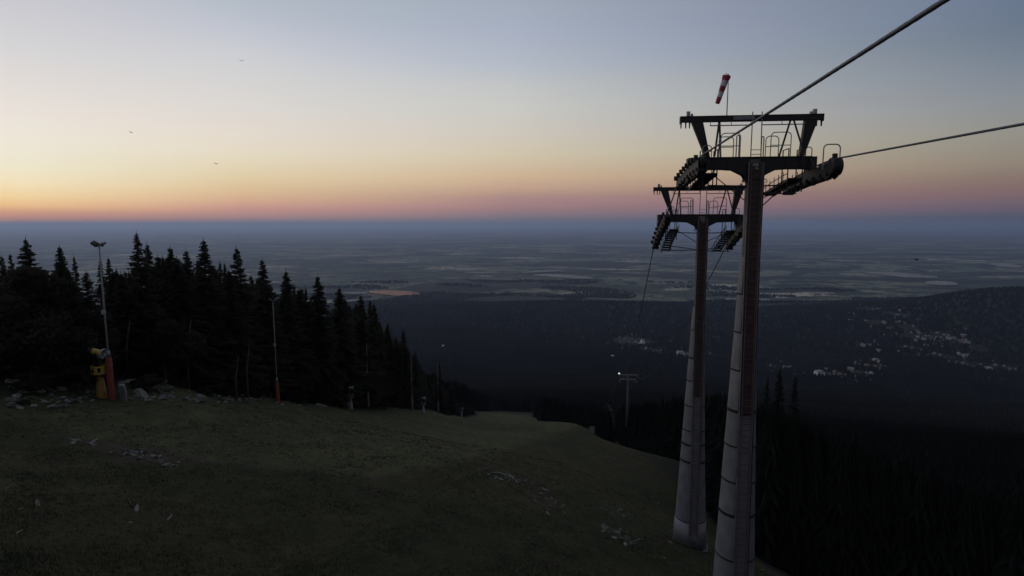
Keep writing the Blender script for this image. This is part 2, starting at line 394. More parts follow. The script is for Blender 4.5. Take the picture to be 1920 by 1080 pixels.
for (p0, p1, wd, st) in [((110,815),(200,835),1.2,.8), ((200,835),(300,862),1.5,1.0), ((300,848),(400,868),1.8,.8), ((250,842),(340,846),1.0,.7), ((100,860),(190,875),1.5,.5), ((210,905),(250,915),1.0,.5), ((100,1040),(170,1060),1.0,.5), ((390,920),(430,925),.8,.4),
        ((960,895),(1050,945),1.6,.6), ((1130,985),(1190,1022),1.0,.8), ((1140,950),(1180,972),1.0,.8), ((1215,935),(1260,955),1.0,.6), ((1260,1020),(1420,1030),1.6,.5), ((500,1050),(540,1055),.8,.5), ((900,900),(960,915),1.5,.4)]:
    a_, b_ = hit(*p0), hit(*p1); cover_b = np.maximum(cover_b, st*np.exp(-(seg_d(vx, vy, a_, b_)/wd)**2))
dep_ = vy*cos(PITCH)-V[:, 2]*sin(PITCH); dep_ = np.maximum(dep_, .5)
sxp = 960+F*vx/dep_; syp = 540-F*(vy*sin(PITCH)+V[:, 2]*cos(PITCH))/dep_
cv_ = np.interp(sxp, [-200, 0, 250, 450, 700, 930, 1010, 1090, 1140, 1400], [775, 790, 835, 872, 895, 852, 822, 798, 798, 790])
heath_shade = np.clip((syp-cv_)/30.0+.5, 0, 1)  # rough heath, with the shade of the turned-away bank put into the colour
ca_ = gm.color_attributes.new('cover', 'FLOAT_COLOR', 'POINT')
ca_.data.foreach_set('color', np.stack([np.clip(cover_w, 0, 1), cover_b, heath_shade, 1+0*cover_b], 1).astype(np.float32).ravel())
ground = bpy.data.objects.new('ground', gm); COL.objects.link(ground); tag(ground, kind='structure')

# named fields on the plain, draped just above it
def field(px0, px1, py0, py1, m, n=14, skew=0.0):
    mb = MB(); rows = []; rf = random.Random(px0)
    for i in range(n+1):
        u = i/n; w = sin(pi*min(max(u, .04), .96))**.5; mid = (py0+py1)/2+skew*(u-.5)
        w1, w2 = w*rf.uniform(.7, 1.1), w*rf.uniform(.7, 1.1)
        a = hit(px0+(px1-px0)*u, mid-(py1-py0)/2*w1, 3000, 50000); b = hit(px0+(px1-px0)*u, mid+(py1-py0)/2*w2, 3000, 50000)
        if a is None or b is None: return
        rows.append([(a[0]+(b[0]-a[0])*t, a[1]+(b[1]-a[1])*t, H(a[0]+(b[0]-a[0])*t, a[1]+(b[1]-a[1])*t)+9) for t in np.linspace(0, 1, 7)])
    for i in range(n):
        for j in range(6): mb.add([rows[i][j+1], rows[i+1][j+1], rows[i+1][j], rows[i][j]], [(0, 1, 2, 3)])
    tag(mb.build('field', m), kind='structure')
for a in [(692,786,546,556,'fieldo',3), (640,690,549,553,'field',0), (1000,1112,516,523,'field',6), (1625,1758,513,521,'field',9), (1100,1240,459,462,'field',3), (1735,1795,528,537,'field',3),
          (870,935,511,514,'field',0), (890,925,517,521,'field',2), (1150,1230,489,494,'field',1), (1680,1745,457,459,'field',2), (1855,1915,495,502,'field',6), (1550,1610,488,491,'field',2),
          (1770,1800,486,489,'field',2), (650,700,472,474,'field',0), (780,840,468,470,'field',2), (1520,1580,450,452,'field',1), (980,1050,508,512,'field',-4), (1640,1700,466,468,'field',1)]:
    field(a[0], a[1], a[2], a[3], M[a[4]], skew=a[5])

# ------------------------------------------------------------------ haze
hb = MB(); hb.box((0, 0, (-590+95)/2.0), (230000, 230000, 685))
hz = hb.build('haze', None); tag(hz, kind='stuff', label='thin blue evening haze over the plain', cat='haze')
hm = bpy.data.materials.new('evening_haze'); hm.use_nodes = True; ht = hm.node_tree; ht.nodes.clear()
pv = ht.nodes.new('ShaderNodeVolumePrincipled'); ho = ht.nodes.new('ShaderNodeOutputMaterial')
pv.inputs['Color'].default_value = (.56,.69,1.0,1); pv.inputs['Density'].default_value = 4.2e-5; pv.inputs['Anisotropy'].default_value = .58
ht.links.new(pv.outputs[0], ho.inputs['Volume']); hz.data.materials.append(hm)


# ------------------------------------------------------------------ chairlift towers
LINE_T = 0.165; LAZ = radians(6.0)
U_ = Vector((cos(LAZ), -sin(LAZ), 0)); D_ = Vector((sin(LAZ), cos(LAZ), 0))     # arm direction, line direction
def local(base, P):
    q = Vector(P)-Vector(base); return Vector((q.dot(U_), q.dot(D_), q.z))
def hoop(mb, x0, x1, y, z0, h, r=.022, mid=True, axis='x'):
    rd = min(.18, abs(x1-x0)*.45); pts = [(x0, z0)]
    for k in range(6): a = pi-k*pi/10; pts.append((x0+rd+rd*cos(a), z0+h-rd+rd*sin(a)))
    for k in range(6): a = pi/2-k*pi/10; pts.append((x1-rd+rd*cos(a), z0+h-rd+rd*sin(a)))
    pts.append((x1, z0))
    P = (lambda a, c: (a, y, c)) if axis == 'x' else (lambda a, c: (y, a, c))
    mb.tube([P(a, c) for a, c in pts], r, 6)
    if mid: mb.tube([P(x0, z0+h*.5), P(x1, z0+h*.5)], r*.9, 6)
def build_tower(base, arm_z, clad_z, bands, R_base, thick, skirt, trains, label, sock=False, gaps=True, closed_below=None, chan_z=None):
    """local frame: x along the arms, y down the line, z up; base at the ground"""
    H_ = arm_z-base[2]
    root = empty('lift_tower', base, -LAZ, label=label, cat='lift tower', group='chairlift towers')
    zc = clad_z-base[2]
    def R(z): return .34+(R_base-.34)*max(0.0, min(1.0, (zc-z)/zc)) if z < zc else .335
    mb = MB(); mb.tube([(0,0,-1.0), (0,0,0), (0,0,zc), (0,0,H_-.1)], [R_base-.12, R_base-.12, .325, .325], 16)
    mb.build('shaft', M['shaft'], root, True)
    zs = [zc]+[b-base[2] for b in bands]
    zs = sorted(zs, reverse=True)
    ga = .30
    for k in range(len(zs)-1):
        z1, z0 = zs[k]-.035, zs[k+1]+(.12 if k in thick else .035)
        c = MB(); e = .035
        closed = closed_below is not None and zs[k] <= closed_below-base[2]+.01
        half = 0.0 if closed else asin_(min(.95, .33/(R(z0)+.04)))
        a0, a1 = -pi/2+half, -pi/2+2*pi-half
        r1, r0 = R(z1)+.03, R(z0)+.045
        if closed: c.tube([(0,0,z0), (0,0,z0+.04), (0,0,z1)], [r0-.01, r0, r1], 24)
        else:
            c.lathe([(r1-e, z1), (r1, z1), (r0, z0), (r0-e, z0), (r1-e, z1)], 34, a0, a1)
        c.build('cladding_panel', M['clad'], root)
        f = MB(); rf = R(z0)+.065
        hh = .10 if k in thick else .035
        f.lathe([(rf-.08, z0-.035-hh), (rf, z0-.035-hh), (rf, z0-.035+.01), (rf-.08, z0-.035+.01)], 24)
        f.build('flange', M['dark'], root)
    # foundation and skirt
    f = MB(); f.tube([(0,0,-2.0), (0,0,.10), (0,0,.16)], [R_base+.30, R_base+.22, R_base+.12], 24); f.build('foundation', M['conc'], root, True)
    if skirt:
        f = MB(); f.tube([(0,0,.15), (0,0,skirt)], [R_base+.10, R(skirt)+.07], 28); f.build('skirt', M['clad'], root, True)
    # cable channel and climbing ladder down the uphill face
    ch = MB(); n = 10; zt = H_-.25
    zb = (closed_below-base[2]) if closed_below else 1.2
    prof = [zt]+[z for z in np.linspace(zc, zb, n)]
    for k in range(len(prof)-1):
        a, b = prof[k], prof[k+1]; ra, rb = R(a)+.03, R(b)+.03
        ch.bar((0.04, -ra, a), (0.04, -rb, b), .70, .05, (0,-1,0))
    ch.build('cable_channel', M['channel'], root)
    if chan_z:
        g_ = MB(); za, zb2 = chan_z-base[2], 1.0
        g_.bar((0, -R(za)-.065, za), (0, -R(zb2)-.065, zb2), .62, .03, (0,-1,0)); g_.build('channel_cover', M['clad'], root)
    ld = MB(); zz = 1.4
    for sx_ in (-.21, .21):
        ld.tube([(sx_, -R(z)-.17, z) for z in (zt, zc, (zc+zz)/2, zz)], .022, 6)
    z = zz+.2
    while z < zt:
        ld.tube([(-.21, -R(z)-.17, z), (.21, -R(z)-.17, z)], .014, 5); z += .28
    z = zz+.5
    while z < zt:
        for sx_ in (-.21, .21): ld.tube([(sx_, -R(z)-.17, z), (sx_, -R(z)+.02, z)], .016, 5)
        z += 1.9
    ld.build('ladder', M['rust'], root)
    rl = MB(); rl.tube([(-.31, -R(z)-.10, z) for z in (zt, zc, (zc+zz)/2, .6)], .025, 6); rl.tube([(.31, -R(z)-.09, z) for z in (zt, zc, (zc+zz)/2, .6)], .02, 6)
    rl.build('cable_conduit', M['steel'], root)
    sg = MB(); sg.box((-.02, -.40, H_-.35), (.24, .02, .13)); sg.box((.03, -.40, H_-.50), (.14, .02, .06)); sg.build('tower_plate', M['palemetal'], root)
    # main cross arm, deep at the shaft
    am = MB(); W = 2.45
    for y in (-.20, .17):
        am.prism([(-W, H_), (W, H_), (W, H_-.48), (W-.55, H_-.50), (.95, H_-.56), (.48, H_-.80), (.36, H_-1.0), (-.36, H_-1.0), (-.48, H_-.80), (-.95, H_-.56), (-W+.55, H_-.50), (-W, H_-.48)], 'y', y, y+.03)
    am.box((0, 0, H_+.012), (2*W, .52, .025)); am.box((-1.7, 0, H_-.515), (1.5, .46, .02)); am.box((1.7, 0, H_-.515), (1.5, .46, .02))
    am.box((-W-.01, 0, H_-.24), (.02, .44, .5)); am.box((W+.01, 0, H_-.24), (.02, .44, .5))
    for x in (-1.9, -1.2, 1.2, 1.9): am.box((x, -.215, H_-.25), (.03, .03, .44))
    am.tube([(0,-.44,H_-1.0), (0,-.44,H_-.95)], .02, 4)
    am.build('cross_arm', M['dark'], root)
    co = MB(); co.lathe([(.34, H_-1.06), (.43, H_-1.06), (.43, H_-.98), (.36, H_-.98)], 20)
    for s in (-1, 1):
        co.tube([(s*.36, -.2, H_-.95), (s*.52, -.25, H_-1.0), (s*.56, -.28, H_-1.1), (s*.44, -.3, H_-1.14)], .018, 5)
    co.build('collar', M['dark'], root)
    # upper gantry
    G = H_+1.76; WG = 3.12; gx = -.22
    gb = MB(); gb.box((gx, 0, G), (2*WG, .22, .22)); gb.box((gx, 0, G+.115), (2*WG, .30, .02)); gb.box((gx, 0, G-.115), (2*WG, .30, .02))
    for s in (-1, 1):
        gb.box((gx+s*(WG-.02), 0, G-.03), (.04, .3, .32))
        for dx_ in (.05, .26, .43): gb.prism([(gx+s*(WG-dx_)-.035, G-.1), (gx+s*(WG-dx_)+.035, G-.1), (gx+s*(WG-dx_)+.02, G-.40), (gx+s*(WG-dx_)-.02, G-.40)], 'y', -.03, .03)
    gb.build('gantry_beam', M['dark'], root)
    gp = MB(); gp.box((-.55, -.162, G), (.95, .02, .17)); gp.build('cover_plate', M['steel'], root)
    for s in (-1, 1):
        lg = MB(); xo, xn = (-2.84, -2.34) if s < 0 else (2.66, 2.12)
        for y in (-.13, .10):
            lg.prism([(xo, G-.11), (xn, G-.11), (s*1.96, H_+.02), (s*2.14, H_+.02)], 'y', y, y+.03)
        lg.add([(xo,-.13,G-.11), (xo,.13,G-.11), (s*2.14,.13,H_+.02), (s*2.14,-.13,H_+.02)], [(0,1,2,3)])
        lg.add([(xn,-.13,G-.11), (xn,.13,G-.11), (s*1.96,.13,H_+.02), (s*1.96,-.13,H_+.02)], [(0,1,2,3)])
        lg.build('gantry_leg', M['dark'], root)
        br = MB(); br.tube([(s*1.62, -.1, G-.12), (s*1.92, -.75, H_+.0)], .045, 6); br.build('brace', M['dark'], root)
        br = MB(); br.tube([(s*1.55, .1, G-.12), (s*1.30, .65, H_+.0)], .045, 6); br.build('brace', M['dark'], root)
        hr = MB(); hr.tube([(s*.22, -.2, G-.33), (s*2.05, -.2, G-.33)], .025, 6)
        for x in (.24, 1.1, 2.02): hr.tube([(s*x, -.2, G-.33), (s*x, -.1, G-.1)], .016, 5)
        hr.build('hanging_rail', M['steel'], root)
        bx_ = MB(); bx_.box((gx+s*2.76, 0, G+.23), (.15, .16, .24)); bx_.box((gx+s*2.60, 0, G+.18), (.09, .12, .13)); bx_.box((gx+s*2.76, -.09, G+.24), (.10, .02, .16))
        bx_.build('junction_box', M['palemetal'], root)
    up = MB()
    for x in (-.22, .22): up.tube([(x, -.28, H_), (x*.92, -.22, G+.25)], .024, 6)
    for z in (H_+.32, H_+.12 if not sock else H_+.33, ): up.tube([(-.21, -.27, z), (.21, -.27, z)], .016, 5)
    up.build('gantry_ladder', M['steel'], root)
    # guard hoops on the arm
    for (x0, x1, y, h) in [(-1.42,-.55,.24,1.15), (-1.62,-.98,-.24,.92), (-.80,-.68,-.05,1.0), (.42,.98,-.24,.92), (.80,1.68,.24,1.16), (.34,.44,.1,.95), (2.18,2.44,-.2,.42), (-2.35,-1.95,-.3,.55)]:
        g = MB(); hoop(g, x0, x1, y, H_, h, .021 if abs(x1-x0) > .2 else .026, abs(x1-x0) > .3); g.build('guard_hoop', M['steel'], root)
    # sheave trains, one each side, following the rope
    for s, (pa, pb, bow) in zip((-1, 1), trains):
        a = local(base, pa); b = local(base, pb); x = (a.x+b.x)/2
        t = empty('sheave_train', (0, 0, 0)); t.parent = root
        Ln = (b-a).length
        def P(u, off=0.0):
            q = a.lerp(b, u); q.x = x; q.z += bow*4*u*(1-u)
            if off:
                dz = (b.z-a.z)+bow*4*(1-2*u); dy = b.y-a.y; l_ = sqrt(dz*dz+dy*dy); q += Vector((0, -dz/l_, dy/l_))*off*(-1)*(-1)
            return q
        NW = 10
        for i in range(NW):
            u = (i+.5)/NW; c = P(u, -.24)
            w = MB(); w.tube([c+Vector((-.07,0,0)), c+Vector((-.055,0,0)), c+Vector((-.03,0,0)), c+Vector((.03,0,0)), c+Vector((.055,0,0)), c+Vector((.07,0,0))], [.23,.23,.205,.205,.23,.23], 14)
            wo_ = w.build('sheave_wheel', M['rubber'], t)
        fr = MB()
        for i in range(0, NW, 2):
            p, q = P((i+.5)/NW, -.26), P((i+1.5)/NW, -.26); m_ = (p+q)/2+Vector((0, 0, -.20))
            for sx_ in (-.11, .11):
                fr.prism([(p.y-.1, p.z+.03), (p.y+.05, p.z+.1), (q.y, q.z+.1), (q.y+.1, q.z+.03), (m_.y+.12, m_.z-.1), (m_.y-.12, m_.z-.1)], 'x', x+sx_-.012, x+sx_+.012)
            # rope catcher
            k_ = (p+q)/2
            fr.prism([(k_.y-.14, k_.z+.30), (k_.y+.14, k_.z+.26), (k_.y+.10, k_.z-.05), (k_.y-.10, k_.z-.05)], 'x', x+s*.16, x+s*.18)
            fr.bar((x+s*.17, k_.y, k_.z), (x-s*.10, k_.y, k_.z-.12), .06, .06)
        for i0, i1 in ((0, 4), (4, 8), (6, 10)):
            p, q = P((i0+1.0)/NW, -.52), P(min(i1-.8, NW-.9)/NW, -.52)
            fr.bar(p, q, .16, .20)
        p, q = P(.10, -.62), P(.9, -.50); m_ = P(.5, -.60)
        fr.bar(p, m_, .20, .24); fr.bar(m_, q, .20, .24)
        for sx_ in (-.17, .17):
            top_ = [P(u, -.12) for u in np.linspace(.03, .97, 9)]; bot_ = []
            for i, u in enumerate(np.linspace(.98, .02, 17)): bot_.append(P(u, -.56-(.12 if i % 2 else 0)-.22*(.5-u)))
            fr.prism([(q.y, q.z) for q in top_]+[(q.y, q.z) for q in bot_], 'x', x+sx_-.012, x+sx_+.012)
        for i in range(8):
            q = P((i+.5)/8, -.05); fr.box((x+s*.24, q.y, q.z), (.16, .10, .22)); q = P((i+.5)/8, -.60); fr.box((x, q.y, q.z+.05), (.5, .09, .16))
        fr.build('train_frame', M['dark'], t)
        if s == 1:
            d = MB(); p = P(.0, -.28); d.tube([p+Vector((-.20, .1, 0)), p+Vector((-.17, .1, 0)), p+Vector((.20, .1, 0)), p+Vector((.23, .1, 0))], [.30, .36, .36, .30], 18)
            d.box(p+Vector((0, .12, .42)), (.16, .14, .22)); d.build('end_drum', M['dark'], t)
        hg = MB(); c = P(.5, -.45)
        hg.box((x, 0, (H_-.25+c.z)/2), (.34, .55, abs(H_-c.z)+.25)); hg.bar((s*2.35, -.18, H_-.2), (x, -.5, c.z+.1), .12, .3); hg.bar((s*2.35, .18, H_-.2), (x, .5, c.z), .12, .3)
        hg.build('hanger_bracket', M['dark'], t)
        # stepped catwalk on the inner side
        cw = empty('catwalk', (0, 0, 0)); cw.parent = root
        xi = x-s*.78; st = MB(); NT = 10
        for i in range(NT):
            c = P(.40+.60*i/(NT-1), -.46); st.box((xi, c.y, c.z), (.56, .26, .05)); st.box((xi, c.y+.12, c.z-.06), (.56, .02, .10))
        for sx_ in (-.28, .28):
            pts = [P(.40+.64*i/6., -.51) for i in range(7)]
            for i in range(6):
                p, q = pts[i].copy(), pts[i+1].copy(); p.x = q.x = xi+sx_; st.bar(p, q, .03, .12)
        st.build('steps', M['dark'], cw)
        hr = MB()
        for sx_ in (-.31, .31):
            rail = []
            for i in range(7):
                p = P(.40+.64*i/6., -.51); p.x = xi+sx_; q = p+Vector((0, 0, .45)); rail.append(q)
                hr.tube([p, q], .018, 5)
        for x_, yy in ((xi-.31, 0), (xi+.31, 0)):
            for y_ in (-.35, .35): hr.tube([(x_, y_, H_+.35), (x_, y_, P(.5, -1.0).z)], .028, 6)
            hr.tube([(x_, -.35, H_+.35), (x_, .35, H_+.35)], .024, 6)
        pts = []
        for i in range(7): p = P(.40+.64*i/6., -.22); p.x = xi-s*.31; pts.append(p)
        hr.tube(pts, .02, 5)
        hr.build('handrail', M['dark'], cw)
        ty = MB(); zt_ = 0
        ty.tube([(s*.3, -.1, H_-1.28), (xi, -.1, H_-1.24)], .032, 6); ty.tube([(s*.3, .2, P(.9,-.62).z-.05), (xi, 1.6, P(.85,-.6).z)], .028, 6)
        ty.tube([(s*.3, -.1, P(.9,-.62).z-.1), (xi+s*.2, -.1, P(.9,-.62).z-.1)], .03, 6); ty.tube([(xi, -.1, P(.9,-.62).z-.1), (xi, -.1, P(.5,-.65).z)], .03, 6)
        ty.tube([(s*.32, .1, H_-1.9), (xi, -1.2, P(.25,-.7).z)], .024, 6)
        ty.build('tie_rod', M['dark'], root)
        if s == 1:
            g = MB(); q = P(.10, -.1); hoop(g, x-.28, x+.38, q.y, q.z-.25, 1.05, .026, False); g.tube([(x-.28, q.y, q.z+.02), (x+.38, q.y, q.z+.02)], .02, 5); g.build('guard_hoop', M['steel'], root)
    return root, H_, G
def asin_(v): return math.asin(v)
def zpx(px, py, Y): return float(at(px, py, Y)[2])
T1 = at(1413, 300, 26.0); T1[1] = 26.0
Y2 = 39.0
T2 = at(1316, 405, Y2)
g1 = min(H(T1[0], 26.0), H(T1[0]+.8, 26.9)); g2 = H(T2[0], Y2)
tr1 = [(at(1310,291,23.9), at(1281,336,29.0), .10), (at(1558,299,23.3), at(1480,346,28.6), .12)]
tr2 = [(at(1250,397,36.2), at(1229,457,41.6), .18), (at(1396,400,36.0), at(1378,458,41.6), .18)]
root1, H1, G1 = build_tower((T1[0], 26.0, g1), T1[2]+.1, zpx(1410,480,26), [zpx(1400,y,26) for y in (550,621,691,768,830,895,957,1035)]+[g1+.9], .98, (3, 6), .95, tr1,
    'nearer and taller standing tapered lift tower with the striped windsock above its arms', chan_z=zpx(1400,772,26))
root2, H2, G2 = build_tower((T2[0], Y2, g2), T2[2]+.1, zpx(1306,575,Y2), [zpx(1300,y,Y2) for y in (618,671,712,758,803,830,861)]+[g2+2.2], 1.12, (1, 5, 6), 2.2, tr2,
    'second tapered lift tower, just behind and left of the one with the windsock', closed_below=zpx(1300,861,Y2), chan_z=zpx(1300,740,Y2))

# windsock on the nearer tower
wb = Vector((T1[0], 26.0, g1))+U_*-1.27+Vector((0, 0, G1+.12))
ws = empty('windsock', wb, 0, label='red and white striped windsock hanging limp from a thin mast', cat='windsock')
m_ = MB(); m_.tube([(0,0,0), (0,0,1.86)], [.026,.018], 8); m_.tube([(0,0,1.78), (-.03,-.06,1.80)], .014, 6); m_.build('mast', M['pole'], ws)
pts = [(-.02,-.02,1.80), (-.10,-.05,1.62), (-.21,-.07,1.28), (-.31,-.08,1.02), (-.38,-.08,.78), (-.47,-.07,.53)]
rs_ = [.17, .165, .135, .12, .11, .10]
ring = MB(); ring.tube([(-.18,-.10,1.86)]+[(-.10+.17*cos(a), -.05+.12*sin(a), 1.74+.12*sin(a)*.6) for a in np.linspace(0, 2*pi, 14)], .012, 5); ring.build('hoop_ring', M['pole'], ws)
P0 = [Vector((-.10,-.05,1.74)), Vector((-.17,-.05,1.52)), Vector((-.25,-.05,1.27)), Vector((-.32,-.05,1.03)), Vector((-.39,-.05,.80)), Vector((-.47,-.05,.55))]
R0 = [.185, .155, .135, .12, .11, .10]
for k in range(5):
    b = MB(); sub = []; rr = []
    for j in range(4):
        u = j/3.0; p = P0[k].lerp(P0[k+1], u); sub.append(p); rr.append((R0[k]+(R0[k+1]-R0[k])*u)*(1+.05*sin(k*3+j*2)))
    b.tube(sub, rr, 12, k == 4); b.build('sock_band', M['red' if k % 2 == 0 else 'white'], ws, True)

# haul ropes: one mesh each side, from behind the camera over both towers and down to the valley
T3 = at(1178, 703, 188.0)
def rope(name, start, ext, tr_a, tr_b, sgn, label):
    pts = []
    def seg(a, b, n, sag=0.0):
        a = Vector(a); b = Vector(b)
        for i in range(n):
            u = i/n; q = a.lerp(b, u); q.z -= sag*4*u*(1-u); pts.append(q)
    def train(tr, base):
        a = local(base, tr[0]); b = local(base, tr[1]); x = (a.x+b.x)/2
        for i in range(13):
            u = i/12; q = a.lerp(b, u); q.x = x; q.z += tr[2]*4*u*(1-u)+.03
            pts.append(Vector(base)+U_*q.x+D_*q.y+Vector((0, 0, q.z)))
    b1 = (T1[0], 26.0, g1); b2 = (T2[0], Y2, g2)
    def end(tr, base, k):
        a = local(base, tr[0]); b = local(base, tr[1]); q = (a, b)[k].copy(); q.x = (a.x+b.x)/2; q.z += .03
        return Vector(base)+U_*q.x+D_*q.y+Vector((0, 0, q.z))
    e_ = end(tr_a, b1, 0); start = e_+(Vector(start)-e_)*ext
    seg(start, e_, 260, 0)
    train(tr_a, b1); seg(end(tr_a, b1, 1), end(tr_b, b2, 0), 6, .05); train(tr_b, b2)
    e3 = Vector(T3)+U_*(sgn*2.9)+Vector((0, 0, -.3))
    seg(end(tr_b, b2, 1), e3, 60, 4.5)
    f = Vector(T3)+D_*130+U_*(sgn*2.9); f.z = H(f.x, f.y)+9
    seg(e3, f, 20, 1.5); pts.append(f)
    clean = [pts[0]]
    for q in pts[1:]:
        if (q-clean[-1]).length > .02: clean.append(q)
    mb = MB(); mb.tube(clean, .034, 12, True, 6, .55)
    return tag(mb.build(name, M['rope'], None, True), label, 'haul rope', 'haul ropes of the chairlift')
rope('haul_rope', at(1772, 0, 6.75), 1.9, tr1[0], tr2[0], -1, 'thick steel rope rising across the upper right sky from the left sheave train')
rope('haul_rope', at(1922, 232, 13.3), 3.2, tr1[1], tr2[1], 1, 'steel rope leaving the right sheave train almost level to the right edge')

# third tower, small, far down the line
g3 = H(T3[0], T3[1]); h3 = T3[2]-g3
r3 = empty('lift_tower', (T3[0], T3[1], g3), -LAZ, label='small slim lift tower far below with a lit lamp on its arm', cat='lift tower', group='chairlift towers')
m_ = MB(); m_.tube([(0,0,-1), (0,0,h3)], [.55,.30], 12); m_.build('shaft', M['shaft'], r3, True)
m_ = MB(); m_.box((0,0,h3), (6.4,.3,.28)); m_.box((0,0,h3-1.6), (5.2,.35,.35)); m_.build('cross_arm', M['steel'], r3)
for s in (-1, 1):
    m_ = MB(); m_.bar((s*2.9,-2.4,h3-2.0), (s*2.9,2.4,h3-2.9), .3, .45); m_.bar((s*2.4,0,h3-.1), (s*2.2,0,h3-1.5), .2, .3); m_.build('sheave_train', M['dark'], r3)
lm = bpy.data.materials.new('lamp_glow'); lm.use_nodes = True; b_ = lm.node_tree.nodes['Principled BSDF']; b_.inputs['Emission Color'].default_value = (1,.97,.92,1); b_.inputs['Emission Strength'].default_value = .8
m_ = MB(); m_.tube([(-3.15,-.25,h3+.5), (-3.15,-.15,h3+.5), (-3.15,.1,h3+.5), (-3.15,.3,h3+.45)], [.16,.30,.30,.12], 12); lo = m_.build('lamp', M['steel'], r3)
m_ = MB(); m_.tube([(-3.15,-.34,h3+.5), (-3.15,-.27,h3+.5)], [.24,.30], 14); m_.build('lamp_lens', lm, lo)

# ------------------------------------------------------------------ floodlight poles and snow guns along the piste edge
def on(px, py, Y):
    q = hit(px, py, 8, 700)
    if q is not None and abs(q[1]-Y) < .35*Y: return (float(q[0]), float(q[1]), float(q[2]))
    q = at(px, py, Y); return (float(q[0]), float(Y), H(q[0], Y))
posts = []
def lamp_pole(px, py, Y, top_py, pad, label, head=True, pad_h=3.5, px_top=None):
    b = on(px, py, Y); h = zpx(px, top_py, b[1])-b[2]; posts.append((px, b[1]))
    r = empty('floodlight_pole', b, 0, label=label, cat='lamp post', group='floodlight poles along the piste edge')
    m_ = MB(); m_.tube([(0,0,-.4), (0,0,h*.5), (0,0,h)], [.085,.065,.05], 10); m_.build('pole', M['pole'], r, True)
    if pad:
        m_ = MB(); m_.tube([(0,0,-.2), (0,0,.1), (0,0,pad_h-.1), (0,0,pad_h)], [.24,.25,.22,.16], 14); m_.build('foot_padding', pad, r, True)
        m_ = MB(); m_.tube([(0,0,pad_h), (0,0,pad_h+.55)], [.17,.12], 10); m_.build('sleeve', M['steel'], r, True)
    if head:
        m_ = MB(); m_.tube([(-.35,0,h-.02), (.35,0,h+.02)], .035, 6); m_.build('head_bracket', M['pole'], r)
        for s, tl in ((-1, .5), (1, -.2)):
            fl = MB(); rt = Matrix.Rotation(tl, 3, 'Y') @ Matrix.Rotation(.5, 3, 'X')
            fl.box((s*.30, 0, h+.20), (.46, .34, .20) if s < 0 else (.40, .30, .10), rt); fl.box((s*.30, -.02, h+.08), (.10, .05, .22)); fl.build('floodlight', M['dark'], r)
    jb = MB(); jb.box((.0, -.11, h*.58), (.26, .16, .34)); jb.build('junction_box', M['palemetal'], r)
    return r
lamp_pole(210, 750, 43, 462, M['pad'], 'floodlight pole with orange red foot padding beside the yellow snow gun')
lamp_pole(521, 755, 66, 566, M['pad'], 'floodlight pole with brownish orange foot padding at the middle of the rock bank', pad_h=2.6)
lamp_pole(691, 768, 100, 645, M['steel'], 'grey footed floodlight pole just right of the pale snow gun', pad_h=3.2)
lamp_pole(773, 770, 138, 668, M['steel'], 'grey footed floodlight pole left of the second pale snow gun', pad_h=3.2)
lamp_pole(822, 775, 165, 678, M['steel'], 'slim floodlight pole between the second and third pale snow guns', pad_h=3.4)
